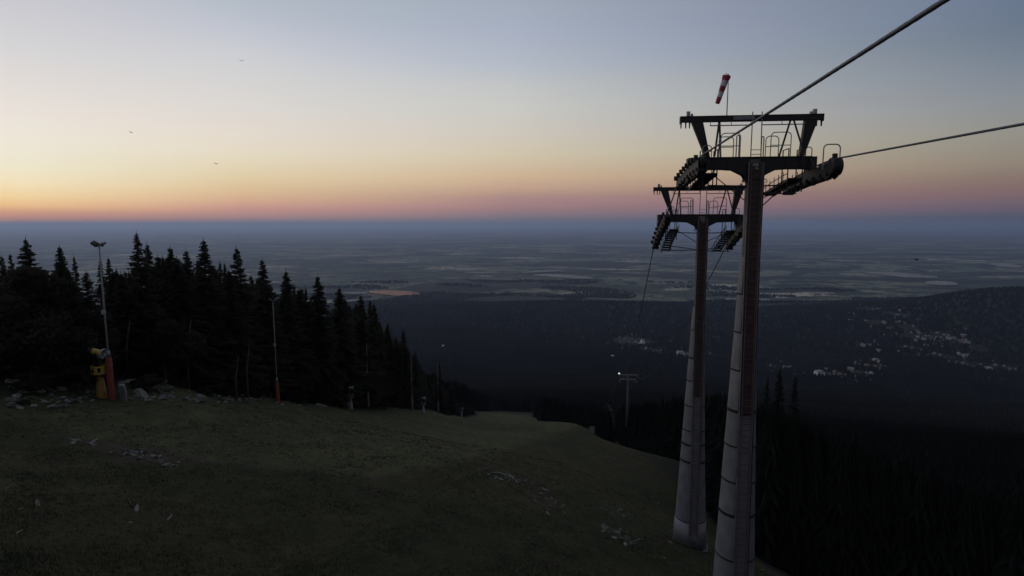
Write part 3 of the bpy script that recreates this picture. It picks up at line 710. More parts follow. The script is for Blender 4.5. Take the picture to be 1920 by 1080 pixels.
def snow_gun(px, py, Y, body, post, s, label, rz=0.0):
    b = on(px, py, Y); posts.append((px, b[1])); r = empty('snow_gun', b, rz, label=label, cat='snow gun', group='snow guns along the piste edge')
    r.scale = (s, s, s)
    m_ = MB(); m_.tube([(0,0,-.4), (.0,0,0), (-.02,0,1.75)], [.34,.34,.22], 16); m_.build('post', post, r, True)
    # octagonal working basket with cut-outs
    m_ = MB()
    m_.tube([(0,0,1.75), (0,0,1.86)], [.30,.46], 12)
    m_.lathe([(.50,1.90), (.52,1.90), (.52,2.02), (.50,2.02), (.50,1.90)], 16); m_.lathe([(.48,2.36), (.52,2.36), (.52,2.48), (.48,2.48), (.48,2.36)], 16)
    for k in range(16):
        if k in (11, 13): continue
        a = 2*pi*(k+.5)/16; m_.box((.50*cos(a), .50*sin(a), 2.19), (.03, .20, .36), Matrix.Rotation(a, 3, 'Z'))
    m_.build('basket', body, r)
    m_ = MB(); m_.tube([(0,0,1.8), (0,0,2.95)], [.12,.10], 10); m_.box((0,.0,2.95), (.34,.34,.10)); m_.build('mast', M['dark'], r)
    for s_ in (-.33, .33): 
        k_ = MB(); k_.bar((0, s_, 2.98), (-.02, s_, 3.42), .05, .22); k_.build('fork', M['dark'], r)
    bar = empty('barrel', (0.05, 0, 3.42)); bar.parent = r; bar.scale = (.78, .78, .78); bar.rotation_euler = (0, radians(14), 0)
    m_ = MB(); m_.lathe([(.26,0), (.30,0), (.31,.05), (.31,.75), (.30,.80), (.26,.80), (.26,0)], 20)
    m_.v = [(z-.55, x_, y_) for x_, y_, z in m_.v]; m_.build('housing', body, bar, True)
    m_ = MB(); m_.lathe([(.27,.80), (.44,.82), (.47,.90), (.47,1.02), (.42,1.05), (.40,.95), (.27,.80)], 22)
    m_.v = [(z-.55, x_, y_) for x_, y_, z in m_.v]; m_.build('intake_ring', M['palemetal'], bar, True)
    m_ = MB(); m_.lathe([(.24,-.42), (.34,-.42), (.35,-.36), (.35,-.04), (.31,0), (.25,0), (.24,-.42)], 22)
    m_.v = [(z-.55, x_, y_) for x_, y_, z in m_.v]; m_.build('nozzle_ring', M['dark'], bar, True)
    m_ = MB(); m_.tube([(-.05,0,-.38), (.30,0,-.38)], [.13,.13], 12); m_.box((.1,0,-.30), (.14,.1,.12)); m_.build('motor', M['palemetal'], bar, True)
    m_ = MB(); m_.tube([(-1.02,0,-.22), (-1.15,0,-.20), (-1.22,0,-.19)], [.07,.13,.08], 10); m_.tube([(-.95,0,-.2), (-.5,0,-.25)], .03, 6); m_.build('spotlight', M['palemetal'], bar, True)
    m_ = MB(); m_.bar((.40,0,.05), (.95,.0,-.75), .10, .10); m_.build('hose_elbow', M['palemetal'], r).location = (0, 0, 3.3)
    return r
snow_gun(191, 746, 42, M['yellow'], M['ochre'], 1.08, 'yellow fan snow gun on an ochre post beside the orange padded pole')
snow_gun(658, 766, 100, M['palemetal'], M['palemetal'], 1.05, 'pale snow gun on a white post at the right end of the rock bank', .9)
snow_gun(794, 775, 158, M['steel'], M['palemetal'], 1.0, 'second pale snow gun, between two slim floodlight poles', .7)
snow_gun(866, 782, 208, M['steel'], M['palemetal'], 1.0, 'third pale snow gun, right of the slimmest floodlight pole', .8)
snow_gun(892, 783, 285, M['steel'], M['palemetal'], 1.0, 'farthest and smallest snow gun, at the lower end of the wood', .5)
# grey hydrant box near the yellow gun and one near the pale gun
def hydrant(px, py, Y, label, s=1.0):
    b = on(px, py, Y); r = empty('hydrant_post', b, .25, label=label, cat='hydrant', group='pale hydrant posts by the snow guns'); r.scale = (s, s, s)
    m_ = MB(); m_.prism([(-.17,-.2), (.17,-.2), (.13,.95), (.05,1.05), (-.17,1.05)], 'y', -.14, .14); m_.build('cabinet', M['steel'], r)
    m_ = MB(); m_.prism([(-.22,1.05), (.10,1.05), (.10,1.13), (-.22,1.13)], 'y', -.18, .18); m_.build('lid', M['palemetal'], r)
    m_ = MB(); m_.tube([(.16,-.1,0), (.24,-.12,.5), (.16,-.1,1.0)], .045, 6); m_.build('pipe', M['palemetal'], r)
hydrant(232, 750, 42, 'pale leaning hydrant post right of the orange padded pole', 1.15)
hydrant(653, 768, 98, 'pale hydrant post at the foot of the pale snow gun', 1.1)

# ------------------------------------------------------------------ rocks
def rock_mesh(name, seed, mt, flat=.6):
    r = random.Random(seed); mb = MB(); n = 9; rings = []
    for k in range(5):
        t = [-.95,-.5,.05,.6,.95][k]; rr = sqrt(max(0, 1-t*t))+.12; ring = []
        for i in range(n):
            a = 2*pi*i/n; q = rr*(1+r.uniform(-.28,.28)); ring.append((q*cos(a)*1.0, q*sin(a)*.72, t*flat+r.uniform(-.12,.12)))
        rings.append(ring)
    mb.loft(rings); o = mb.build(name, mt); m = o.data; bpy.data.objects.remove(o); return m
RK = [rock_mesh('boulder', k, M['rock'] if k % 3 else M['palerock'], [.6,.45,.8,.35][k % 4]) for k in range(8)]
slab = rock_mesh('slab', 77, M['palerock'], .28)
rr = random.Random(5)
def rock(px, py, Y, s, label, group, mesh=None, sc=None, name='boulder'):
    b = on(px, py, Y); o = bpy.data.objects.new(name, mesh or rr.choice(RK)); COL.objects.link(o)
    o.location = (b[0], b[1], b[2]+s*.12); o.rotation_euler = (rr.uniform(-.5,.5), rr.uniform(-.5,.5), rr.uniform(0,6.3))
    o.scale = sc or (s*rr.uniform(.8,1.5), s*rr.uniform(.7,1.1), s*rr.uniform(.6,1.0)); tag(o, label, 'rock', group); return o
def hitN(px, py):
    q = hit(px, py, 5, 700); return q
def bank(n, xa, xb, fn, s0, s1, label, group):
    for i in range(n):
        px = xa+(xb-xa)*rr.random(); Y = None
        base, hgt = fn(px); py = base-hgt*rr.random()**1.3
        d = 30+30*max(0, px)/400. if px < 400 else 57+(px-400)/300.*44
        q = hit(px, py, 5, 700)
        if q is None or q[1] > d*1.7: continue
        Y = q[1]; x_ = q[0]; s = rr.uniform(s0, s1)*(.52 if rr.random() < .88 else .95)
        o = bpy.data.objects.new('boulder', rr.choice(RK)); COL.objects.link(o)
        o.location = (x_, Y, H(x_, Y)+s*.15); o.rotation_euler = (rr.uniform(-.6,.6), rr.uniform(-.6,.6), rr.uniform(0,6.3))
        o.scale = (s*rr.uniform(.9,1.6), s*rr.uniform(.7,1.1), s*rr.uniform(.5,.9)); tag(o, label, 'rock', group)
bank(85, 15, 178, lambda p: (765, 50), .18, .55, 'grey boulder in the rock bank left of the yellow snow gun', 'boulders left of the yellow snow gun')
bank(60, 225, 330, lambda p: (755, 42), .18, .60, 'grey boulder in the rock heap right of the orange padded pole', 'boulders right of the orange padded pole')
bank(75, 345, 520, lambda p: (757, 24), .2, .55, 'small grey boulder in the rock bank left of the brownish padded pole', 'boulders left of the brownish padded pole')
bank(75, 525, 650, lambda p: (763, 30), .2, .6, 'small grey boulder in the rock bank left of the pale snow gun', 'boulders left of the pale snow gun')
for px, py, s, lb in [(118,738,.0,''), (52,727,.9,'broad flat boulder at the far left end of the rock bank'), (72,716,.6,'upright boulder on top of the rock bank at the far left'), (241,718,.8,'long pale slab lying on top of the heap right of the padded pole'), (263,742,.55,'rounded pale boulder low in the heap right of the padded pole'),
        (98,764,.28,'small pale stone at the grass edge below the left rock bank'), (110,763,.24,'small round stone beside another at the grass edge on the left')]:
    if s:
        q = hitN(px, max(py, 752)); rock(px, py, q[1]+1.5, s, lb, None, slab if 'slab' in lb else None)
brs = random.Random(8)
for (p0, p1, n_, sp_, lb, gr) in [((925,888),(1055,950),46,13,'small stone in the broken rocky strip below the bleached logs','stones of the strip below the bleached logs'),
        ((1125,985),(1195,1022),26,8,'small stone in the eroded strip left of the second tower foot','stones of the eroded strip left of the second tower'),
        ((1140,948),(1182,972),12,6,'small stone in the short upper strip of rubble left of the second tower','stones of the short upper rubble strip'),
        ((225,843),(330,872),44,7,'small stone in the worn strip across the left of the meadow','stones of the worn strip on the left meadow'),
        ((130,822),(180,836),12,4,'small stone at the upper left end of the worn strip','stones at the upper end of the worn strip')]:
    for i in range(n_):
        t_ = brs.random(); q = hitN(p0[0]+(p1[0]-p0[0])*t_+brs.gauss(0, sp_), p0[1]+(p1[1]-p0[1])*t_+brs.gauss(0, sp_*.6)); s_ = brs.uniform(.05, .17)
        o = bpy.data.objects.new('stone', brs.choice(RK)); COL.objects.link(o); o.location = (q[0], q[1], q[2]+s_*.1); o.rotation_euler = (brs.uniform(-.6,.6), brs.uniform(-.6,.6), brs.uniform(0,6.3))
        o.scale = (s_*brs.uniform(1,2.2), s_, s_*.7); tag(o, lb, 'rock', gr)
# pale stones lying in the grass
k = 0
for px, py, s, w in [(235,852,.22,1.6), (252,850,.16,1.3), (266,848,.2,1.2), (290,856,.15,2), (305,874,.20,1.5), (170,832,.18,2.5), (146,826,.12,2), (92,797,.14,2), (75,812,.14,2), (71,947,.10,2.2), (34,957,.08,1.6), (12,916,.08,1.5), (256,957,.12,2.4), (243,980,.06,1.7), (316,974,.10,2.2), (291,947,.06,1.2),
        (33,999,.07,2), (578,886,.06,1), (860,1008,.08,1.3), (899,891,.07,1.6), (925,928,.08,1.2), (1010,884,.10,1), (1038,905,.16,1.1), (1018,917,.14,1.6), (1024,925,.16,1.4), (1034,934,.14,1), (1040,946,.16,1), (1047,938,.1,1), (985,902,.1,1.8), (1000,901,.1,1.5),
        (1146,952,.12,1.6), (1158,958,.13,1.6), (1170,968,.12,1.3), (1132,990,.14,1.4), (1140,998,.12,1.2), (1152,1008,.16,1.5), (1172,1012,.12,1.5), (1186,1020,.14,1.9), (1222,932,.13,1.2), (1235,944,.12,1), (1090,973,.09,1.3), (1258,1018,.14,1.8), (1088,1068,.08,1),
        (1424,1010,.15,2), (1488,1033,.13,1.6), (1428,1068,.13,1.6), (1398,1058,.1,1), (1344,1064,.12,1), (640,1078,.06,1.5), (1246,1046,.1,1.2)]:
    q = hitN(px, py)
    if q is None: continue
    reg = ('in the worn strip at the left of the meadow' if py < 890 and px < 400 else 'in the grass at the lower left' if px < 700 else 'on the bank near the middle' if px < 1075 else 'in the eroded patch left of the tower feet' if px < 1250 else 'around the tower feet')
    o = rock(px, py, q[1], s, 'small pale stone lying '+reg, 'pale stones '+reg, slab if k % 2 else None, (s*w, s*.8, s*.6), 'stone'); o.location = (q[0], q[1], q[2]+s*.1); k += 1
# long bleached roots at the head of the bank
def root_log(pts, r, label):
    P = []
    for px, py in pts:
        q = hitN(px, py); P.append((q[0], q[1], q[2]+.05))
    mb = MB(); mb.tube(P, r, 8); tag(mb.build('log', M['palerock'], None, True), label, 'log', 'bleached logs at the head of the bank')
root_log([(921,887), (935,888), (950,893), (958,899)], [.05,.09,.08,.04], 'longest bleached log lying across the head of the bank')
root_log([(952,890), (960,895), (968,904), (972,907)], [.04,.07,.06,.03], 'short bleached log sloping down right from the longest one')

# rough grass of the slope: blades in tufts, nobody could count them
gr = np.random.RandomState(4); NG = 60000
gy = 11*(75/11.)**gr.uniform(0, 1, NG); gxx = gr.uniform(-.98, .75, NG)*gy
okg = (gxx > np.interp(gy, [0,36,44,66,100,160], [-60,-36,-35,-31,-29,-26])) & (gxx < np.interp(gy, [0,25,33,45,62,90,125,160], [30,20,19.5,20,22,25,24,26]))
pn = (wav(gxx, gy, 9, 31)+wav(gxx, gy, 3.1, 32)*.8)
okg &= gr.uniform(-.9, .9, NG) < pn
gxx, gy = gxx[okg], gy[okg]; gz = height(gxx, gy); n_ = len(gxx); NB = 6
gv = np.zeros((n_, NB, 3, 3)); base_a = gr.uniform(0, 6.3, (n_, NB)); hh = gr.uniform(.04, .14, (n_, NB))*(.7+.5*np.clip(pn[okg], 0, 1))[:, None]; rd = gr.uniform(0, .16, (n_, NB))
wd_ = (.008+.0006*gy)[:, None]
cx_, cy_ = gxx[:, None]+np.cos(base_a)*rd, gy[:, None]+np.sin(base_a)*rd
la = gr.uniform(0, 6.3, (n_, NB)); 
for j, sgn in ((0, -1), (1, 1)):
    gv[:, :, j, 0] = cx_+np.cos(la)*wd_*sgn; gv[:, :, j, 1] = cy_+np.sin(la)*wd_*sgn; gv[:, :, j, 2] = gz[:, None]-.04
gv[:, :, 2, 0] = cx_+np.cos(la+1.6)*hh*.5; gv[:, :, 2, 1] = cy_+np.sin(la+1.6)*hh*.5; gv[:, :, 2, 2] = gz[:, None]+hh
gv = gv.reshape(-1, 3); gi = np.arange(len(gv)).reshape(-1, 3)
go = bpy.data.objects.new('grass', np_mesh('grass', gv, gi, mat('rough_grass_blades', (.066,.076,.038), .9, .3, .35, c2=(.118,.116,.064)))); COL.objects.link(go)
tag(go, 'rough tufted grass covering the open ski slope', 'grass', kind='stuff')

# ------------------------------------------------------------------ trees
def spruce(seed, hgt, rad_, gappy=.0, top=.0, nb=7, drop=.35):
    r = random.Random(seed); V = []; Fc = []
    z = hgt*.05; lean = (r.uniform(-.15,.15), r.uniform(-.15,.15))
    while z < hgt*.985:
        u = z/hgt; R = rad_*((1-u)**.85)*(1.0 if u < .8 else .9)+.10
        if u < .15: R *= .8+1.33*u
        n = max(4, int(nb*(1-.4*u)))
        for k in range(n):
            if r.random() < gappy: continue
            a = r.uniform(0, 2*pi); L = R*r.uniform(.62, 1.18); dr = L*(drop*r.uniform(.5,1.4)-.25*u); segs = 4
            ca, sa = cos(a), sin(a); ox, oy = lean[0]*u, lean[1]*u
            prev = None; m = max(3, int(L/.28))
            for i in range(m):
                t = (i+.6)/m; d = L*t; zz = z+.12*L*sin(t*2.2)-dr*t*t+(.12*L*max(0, t-.75))
                cx, cy = ox+ca*d, oy+sa*d
                w = (.16+.34*L*.5*(1-t))*r.uniform(.8,1.3)*(1.0 if t < .85 else .6)
                fl = L/m*1.5
                for s in (-1, 1):
                    b = len(V); px_, py_ = -sa*s, ca*s
                    V.append((cx-ca*fl*.5, cy-sa*fl*.5, zz+.03)); V.append((cx+ca*fl*.5, cy+sa*fl*.5, zz-.02))
                    V.append((cx+ca*fl*.55+px_*w, cy+sa*fl*.55+py_*w, zz-w*r.uniform(.35,.75)))
                    Fc.append((b, b+1, b+2))
                b = len(V); hd = (.16+.10*L)*r.uniform(.7,1.3)       # twigs hanging from the branch
                V.append((cx-ca*fl*.6, cy-sa*fl*.6, zz+.02)); V.append((cx+ca*fl*.6, cy+sa*fl*.6, zz)); V.append((cx+ca*r.uniform(-.1,.1), cy+sa*r.uniform(-.1,.1), zz-hd))
                Fc.append((b, b+1, b+2))
        z += max(.13, .30*(1-u)+.10)*r.uniform(.7,1.2)
    b = len(V)
    for k in range(5):                                              # leader
        a = 2*pi*k/5; V.append((lean[0]+.06*cos(a), lean[1]+.06*sin(a), hgt*.955))
    V.append((lean[0], lean[1], hgt*1.02))
    for k in range(5): Fc.append((b+k, b+(k+1) % 5, b+5))
    return np_mesh('spruce_crown', np.array(V), np.array(Fc), M['needle'])
def trunk_mesh(h, r, m, name='trunk'):
    mb = MB(); mb.tube([(0,0,-.8), (0,0,0), (.03,0,h*.5), (0,.02,h*.97)], [r*1.25, r, r*.6, r*.12], 8)
    o = mb.build(name, m, None, True); d = o.data; bpy.data.objects.remove(o); return d
TH = 18.0
SP = [spruce(11, TH, 2.6), spruce(12, TH, 2.2, .08), spruce(13, TH, 3.0, .12, nb=8), spruce(14, TH, 1.8, .15), spruce(15, TH, 2.5, .3, nb=6, drop=.15), spruce(16, TH, 2.9, .02, nb=9, drop=.5)]
TR = trunk_mesh(TH, .22, M['bark'])
def place_spruce(x, y, top_z, k, label, group, wide=1.0, name='spruce_tree', meshes=None):
    g = H(x, y); h = top_z-g
    if h < 2.5: return None
    r = empty(name, (x, y, g), rt.uniform(0, 6.3), label=label, cat='spruce tree', group=group)
    s = h/TH; sw = wide*min(1.25, max(.55, s))
    for nm, me in (('trunk', TR), ('crown', (meshes or SP)[k])):
        o = bpy.data.objects.new(nm, me); COL.objects.link(o); o.parent = r
    r.scale = (sw, sw, s); return r
rt = random.Random(3)
# the skyline trees of the left wood, one by one: top pixel, distance, shape, width, label
sky_trees = [
 (50,445,48,2,1.10,'broad spruce with a thin spire, leftmost big one on the skyline'),
 (110,460,50,5,1.0,'stout bushy topped spruce between the leftmost spire and the first floodlight pole'),
 (139,478,56,3,.8,'thin sparse spruce top just right of the stout bushy one'),
 (187,484,58,1,.8,'narrow spruce directly behind the first floodlight pole'),
 (202,482,60,0,.8,'narrow spruce just right of the first floodlight pole'),
 (219,502,62,3,.8,'low spruce right of the narrow pair at the first floodlight pole'),
 (255,435,56,1,1.15,'tallest spruce on the left with a forked bare leader'),
 (274,455,60,2,.9,'spruce leaning close on the right of the tallest one'),
 (306,478,62,3,.9,'lower left of the clump of spruces between the tallest and the sharp single spire'),
 (319,462,63,5,1.0,'highest spruce of the clump right of the tallest one'),
 (349,467,66,2,.95,'tiered spruce between the clump and the sharp single spire'),
 (381,448,64,0,1.15,'sharp evenly tapered spruce standing high between two lower clumps'),
 (411,489,68,3,.9,'low narrow spruce in the dip right of the sharp tapered one'),
 (421,492,70,1,.8,'lowest of the small tops left of the open tiered spruce'),
 (448,463,70,4,1.2,'open tiered spruce with gappy branches above the middle of the wood'),
 (492,485,74,0,1.15,'full pointed spruce left of the second floodlight pole'),
 (534,505,80,2,1.1,'pointed spruce just right of the second floodlight pole'),
 (551,532,84,3,.9,'low thin spruce in the dip right of the second floodlight pole'),
 (573,538,88,1,.9,'low spruce left of the small steeple topped one'),
 (595,516,88,5,1.1,'steeple topped spruce standing above the right part of the wood'),
 (634,537,94,2,1.25,'blunt dark spruce where the skyline starts to drop'),
 (648,560,98,1,1.0,'low spruce on the right shoulder of the blunt dark one'),
 (675,551,102,2,1.0,'spruce with a clear spire, left of the close pair at the drop'),
 (693,560,108,0,.9,'left of the close pair of spires where the wood drops'),
 (702,568,112,2,.9,'right of the close pair of spires where the wood drops'),
 (727,604,120,5,.9,'round shouldered spruce low on the dropping edge of the wood'),
 (756,618,130,0,1.05,'dark spruce standing out against the valley near the end of the wood'),
 (778,655,150,3,1.0,'spruce low against the valley right of the dark outstanding one'),
 (822,678,190,1,1.2,'small lone spire near the lower end of the wood'),
 (845,712,220,2,1.2,'small spruce between the lone spire and the end of the wood'),
 (6,478,52,4,.9,'sparse spruce top cut by the left edge'),
 (20,474,50,4,.7,'sparse crooked spruce top near the left edge'),
]
for px, py, Y, k, w, lb in sky_trees:
    q = at(px, py, Y); place_spruce(q[0], Y, q[2], k, lb, None, w*1.25)
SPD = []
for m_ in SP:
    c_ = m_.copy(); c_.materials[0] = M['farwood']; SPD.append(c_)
# filling trees of the left wood, behind the rock bank
n = 0; tries = 0; placed = [(at(a[0], a[1], a[2])[0], a[2]) for a in sky_trees]
lx = [0,50,110,150,200,230,260,320,380,430,490,530,590,640,690,730,760,800,850,900]
ly = [490,484,490,496,500,508,470,480,482,498,514,532,540,552,580,618,640,690,735,768]
edgeY = [0,100,200,330,520,640,690,770,800,893,930]; edgeV = [44,45,50,58,74,110,122,152,180,320,430]
while n < 140 and tries < 6000:
    tries += 1
    px = rt.uniform(-60, 900) if rt.random() < .6 else rt.uniform(720, 905); e = float(np.interp(px, edgeY, edgeV)); Y = e+rt.uniform(0, 26) if rt.random() < .6 else e+rt.uniform(0, 60)
    ty = float(np.interp(px, lx, ly))+rt.uniform(0, 22)+(Y-e)*.10; q = at(px, ty, Y)
    if any((q[0]-a)**2+(Y-b)**2 < 3.6 for a, b in placed): continue
    if any(abs(px-a) < 1150*2.6/Y+3 and Y < b+2.5 for a, b in posts): continue
    if q[2]-H(q[0], Y) < 4 or q[2]-H(q[0], Y) > 24: continue
    placed.append((q[0], Y)); n += 1
    place_spruce(q[0], Y, q[2], rt.choice([0,2,5,5,1]), 'dark spruce inside the left wood, below the skyline', 'dark spruces massed inside the left wood', rt.uniform(1.4, 2.0))
# right-hand forest below the towers
n = 0; tries = 0
rxp = [960,1000,1060,1110,1200,1300,1400,1460,1500,1560,1640,1800,1920,2000]
ryt = [768,762,765,770,745,730,712,690,712,728,730,722,708,705]
gx = [960,1060,1110,1180,1290,1420,1500,1560,1650,1920]; gY = [300,240,235,215,150,88,80,78,75,66]
crest = [(1462,688,120,'pointed spruce top showing just right of the nearer tower'), (1440,706,135,'spruce top half hidden by the right side of the nearer tower'), (1492,704,112,'spruce top right of the pointed one beside the nearer tower'), (1385,722,150,'spruce top seen between the two lift towers')]
for px, py, Y, lb in crest:
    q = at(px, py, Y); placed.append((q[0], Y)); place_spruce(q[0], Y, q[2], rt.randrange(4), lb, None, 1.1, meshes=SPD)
while n < 118 and tries < 8000:
    tries += 1
    px = rt.uniform(1015, 1990); e = float(np.interp(px, gx, gY)); Y = e+abs(rt.gauss(0, 1))*45
    if Y > 330: continue
    X = (px-960)/F*Y*1.05
    g = H(X, Y); h = rt.uniform(12, 19); tz = g+h
    lim = at(px, float(np.interp(px, rxp, ryt)), Y)[2]
    if tz > lim: tz = lim-rt.uniform(0, 2)
    if tz-g < 5: continue
    if any((X-a)**2+(Y-b)**2 < 9 for a, b in placed): continue
    if abs((X-T3[0])-(Y-T3[1])*.2) < 7 and Y < 240 and Y > 120: continue
    placed.append((X, Y)); n += 1
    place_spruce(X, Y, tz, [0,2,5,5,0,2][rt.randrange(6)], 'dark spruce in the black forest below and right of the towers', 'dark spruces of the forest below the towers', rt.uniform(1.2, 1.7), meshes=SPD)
# bare grey snags at the wood's edge
for px, y0, y1, Y, lb in [(353,712,600,56,'bare grey dead trunk leaning left between the floodlight poles'), (463,716,640,63,'bare grey dead trunk left of the second floodlight pole'), (239,700,600,52,'thin bare grey trunk below the tallest spruce'), (441,706,668,60,'short broken grey trunk near the leaning dead one')]:
    b = on(px, y0, Y); t_ = at(px+8, y1, Y); mb = MB(); g = b[2]
    mb.tube([(0,0,-.5), (0.05,0,(t_[2]-g)*.5), ((t_[0]-b[0])*.8,0,t_[2]-g)], [.13,.10,.04], 8)
    for k in range(7):
        a = rt.uniform(0,6.3); z_ = (t_[2]-g)*rt.uniform(.35,.95); mb.tube([(.05,0,z_), (.05+.7*cos(a), .7*sin(a), z_+.15)], [.025,.01], 4)
    tag(mb.build('dead_tree', M['deadbark'], None, True, b), lb, 'dead tree')
# broadleaved bushes at the left edge and along the foot of the wood
def bush_mesh(seed, rx_, rz_, n_):
    r = np.random.RandomState(seed); V = []; Fq = []
    blobs = [(r.uniform(-.6,.6)*rx_, r.uniform(-.6,.6)*rx_, rz_*r.uniform(.35,.95), r.uniform(.28,.5)*rx_) for _ in range(14)]
    for i in range(n_):
        bx, by, bz, br = blobs[r.randint(14)]; d = r.normal(size=3); d /= np.linalg.norm(d); q = br*r.uniform(.6, 1.05)
        c = np.array([bx, by, bz])+d*q*np.array([1,1,.8]); s = r.uniform(.07,.16)
        a = r.normal(size=3); a /= np.linalg.norm(a); b = np.cross(a, r.normal(size=3)); b /= np.linalg.norm(b)
        k = len(V); V += [c-a*s-b*s*.6, c+a*s-b*s*.6, c+a*s+b*s*.6, c-a*s+b*s*.6]; Fq.append((k, k+1, k+2, k+3))
    return np_mesh('bush_leaves', np.array(V), np.array(Fq), M['leaf'])
BS = [bush_mesh(1, 3.2, 6.5, 9000), bush_mesh(2, 2.6, 4.0, 7000)]
BT = trunk_mesh(5.0, .16, M['bark'])
def bush(px, top, Y, k, s, label, group=None):
    q = at(px, top, Y); g = H(q[0], Y); r = empty('broadleaf_tree', (q[0], Y, g), rt.uniform(0,6.3), label=label, cat='tree', group=group)
    hh = q[2]-g; zz = hh/(6.9 if k == 0 else 4.4); r.scale = (s, s, zz)
    for nm, me in (('trunk', BT), ('crown', BS[k])):
        o = bpy.data.objects.new(nm, me); COL.objects.link(o); o.parent = r
bush(5, 494, 44, 0, 1.5, 'rounded leafy tree cut by the left edge')
bush(62, 520, 43, 0, 1.2, 'leafy tree below the leftmost big spire')
bush(118, 560, 45, 0, 1.1, 'leafy tree left of the first floodlight pole, below the stout spruce')
bush(300, 575, 54, 0, 1.1, 'dull green leafy tree between the first pole and the leaning snag')
bush(150, 650, 44, 1, 1.0, 'low bush behind the yellow snow gun')
bush(735, 622, 122, 1, 1.2, 'pale green broadleaf tree on the dropping edge of the wood')
bush(712, 596, 118, 1, .9, 'small pale green crown above the dropping edge of the wood')
for px, py, Y in [(20,690,42), (60,700,40), (275,705,48), (330,712,54), (390,722,58), (430,728,62), (480,735,66), (560,740,78), (600,742,84)]:
    bush(px, py, Y, 1, .6, 'small dark shrub along the top of the rock bank', 'small dark shrubs along the rock bank')

# forest on the slopes and hills beyond: nobody could count it
rs2 = np.random.RandomState(9)
def H_ray(X, Y):
    px = 960+F*X/np.maximum(Y, 1)*.96; py = np.interp(px, rxp, ryt); v = (540-py)/F
    return Y*(-sin(PITCH)+v*cos(PITCH))/(cos(PITCH)+v*sin(PITCH))
def mid_spruces(X, Y, Z):
    """jagged tiered crowns for the nearer part of the forest mass"""
    vs, fs = [], []; base = 0
    for k in range(5):
        sel = np.arange(len(X)) % 5 == k; n = int(sel.sum()); r = np.random.RandomState(100+k); tv = []; tf = []
        NTI = 13
        for t in range(NTI):
            u = t/NTI; R_ = (1-u)**.9*r.uniform(.85, 1.15)+.03; z1 = min(1.0, u+.17); m = 9; b = len(tv); a0 = r.uniform(0, 6.3)
            for i in range(2*m):
                a = a0+pi*i/m; q = R_*(r.uniform(.85, 1.25) if i % 2 == 0 else r.uniform(.35, .55)); tv.append((q*cos(a), q*sin(a), u+.02-(.035 if i % 2 == 0 else -.02)))
            tv.append((0, 0, z1))
            for i in range(2*m): tf.append((b+i, b+(i+1) % (2*m), b+2*m))
        tv = np.array(tv); tf = np.array(tf); hh_ = rs2.uniform(11, 19, n); ww = hh_*rs2.uniform(.15, .21, n); rot = rs2.uniform(0, 6.3, n)
        P_ = np.zeros((n, len(tv), 3)); c_, s_ = np.cos(rot)[:, None], np.sin(rot)[:, None]
        P_[:, :, 0] = X[sel][:, None]+ww[:, None]*(tv[:, 0]*c_-tv[:, 1]*s_); P_[:, :, 1] = Y[sel][:, None]+ww[:, None]*(tv[:, 0]*s_+tv[:, 1]*c_)
        P_[:, :, 2] = Z[sel][:, None]+hh_[:, None]*(.04+.96*tv[:, 2])
        fs.append((base+np.arange(n)[:, None, None]*len(tv)+tf[None]).reshape(-1, 3)); vs.append(P_.reshape(-1, 3)); base += n*len(tv)
    return np.concatenate(vs), np.concatenate(fs)
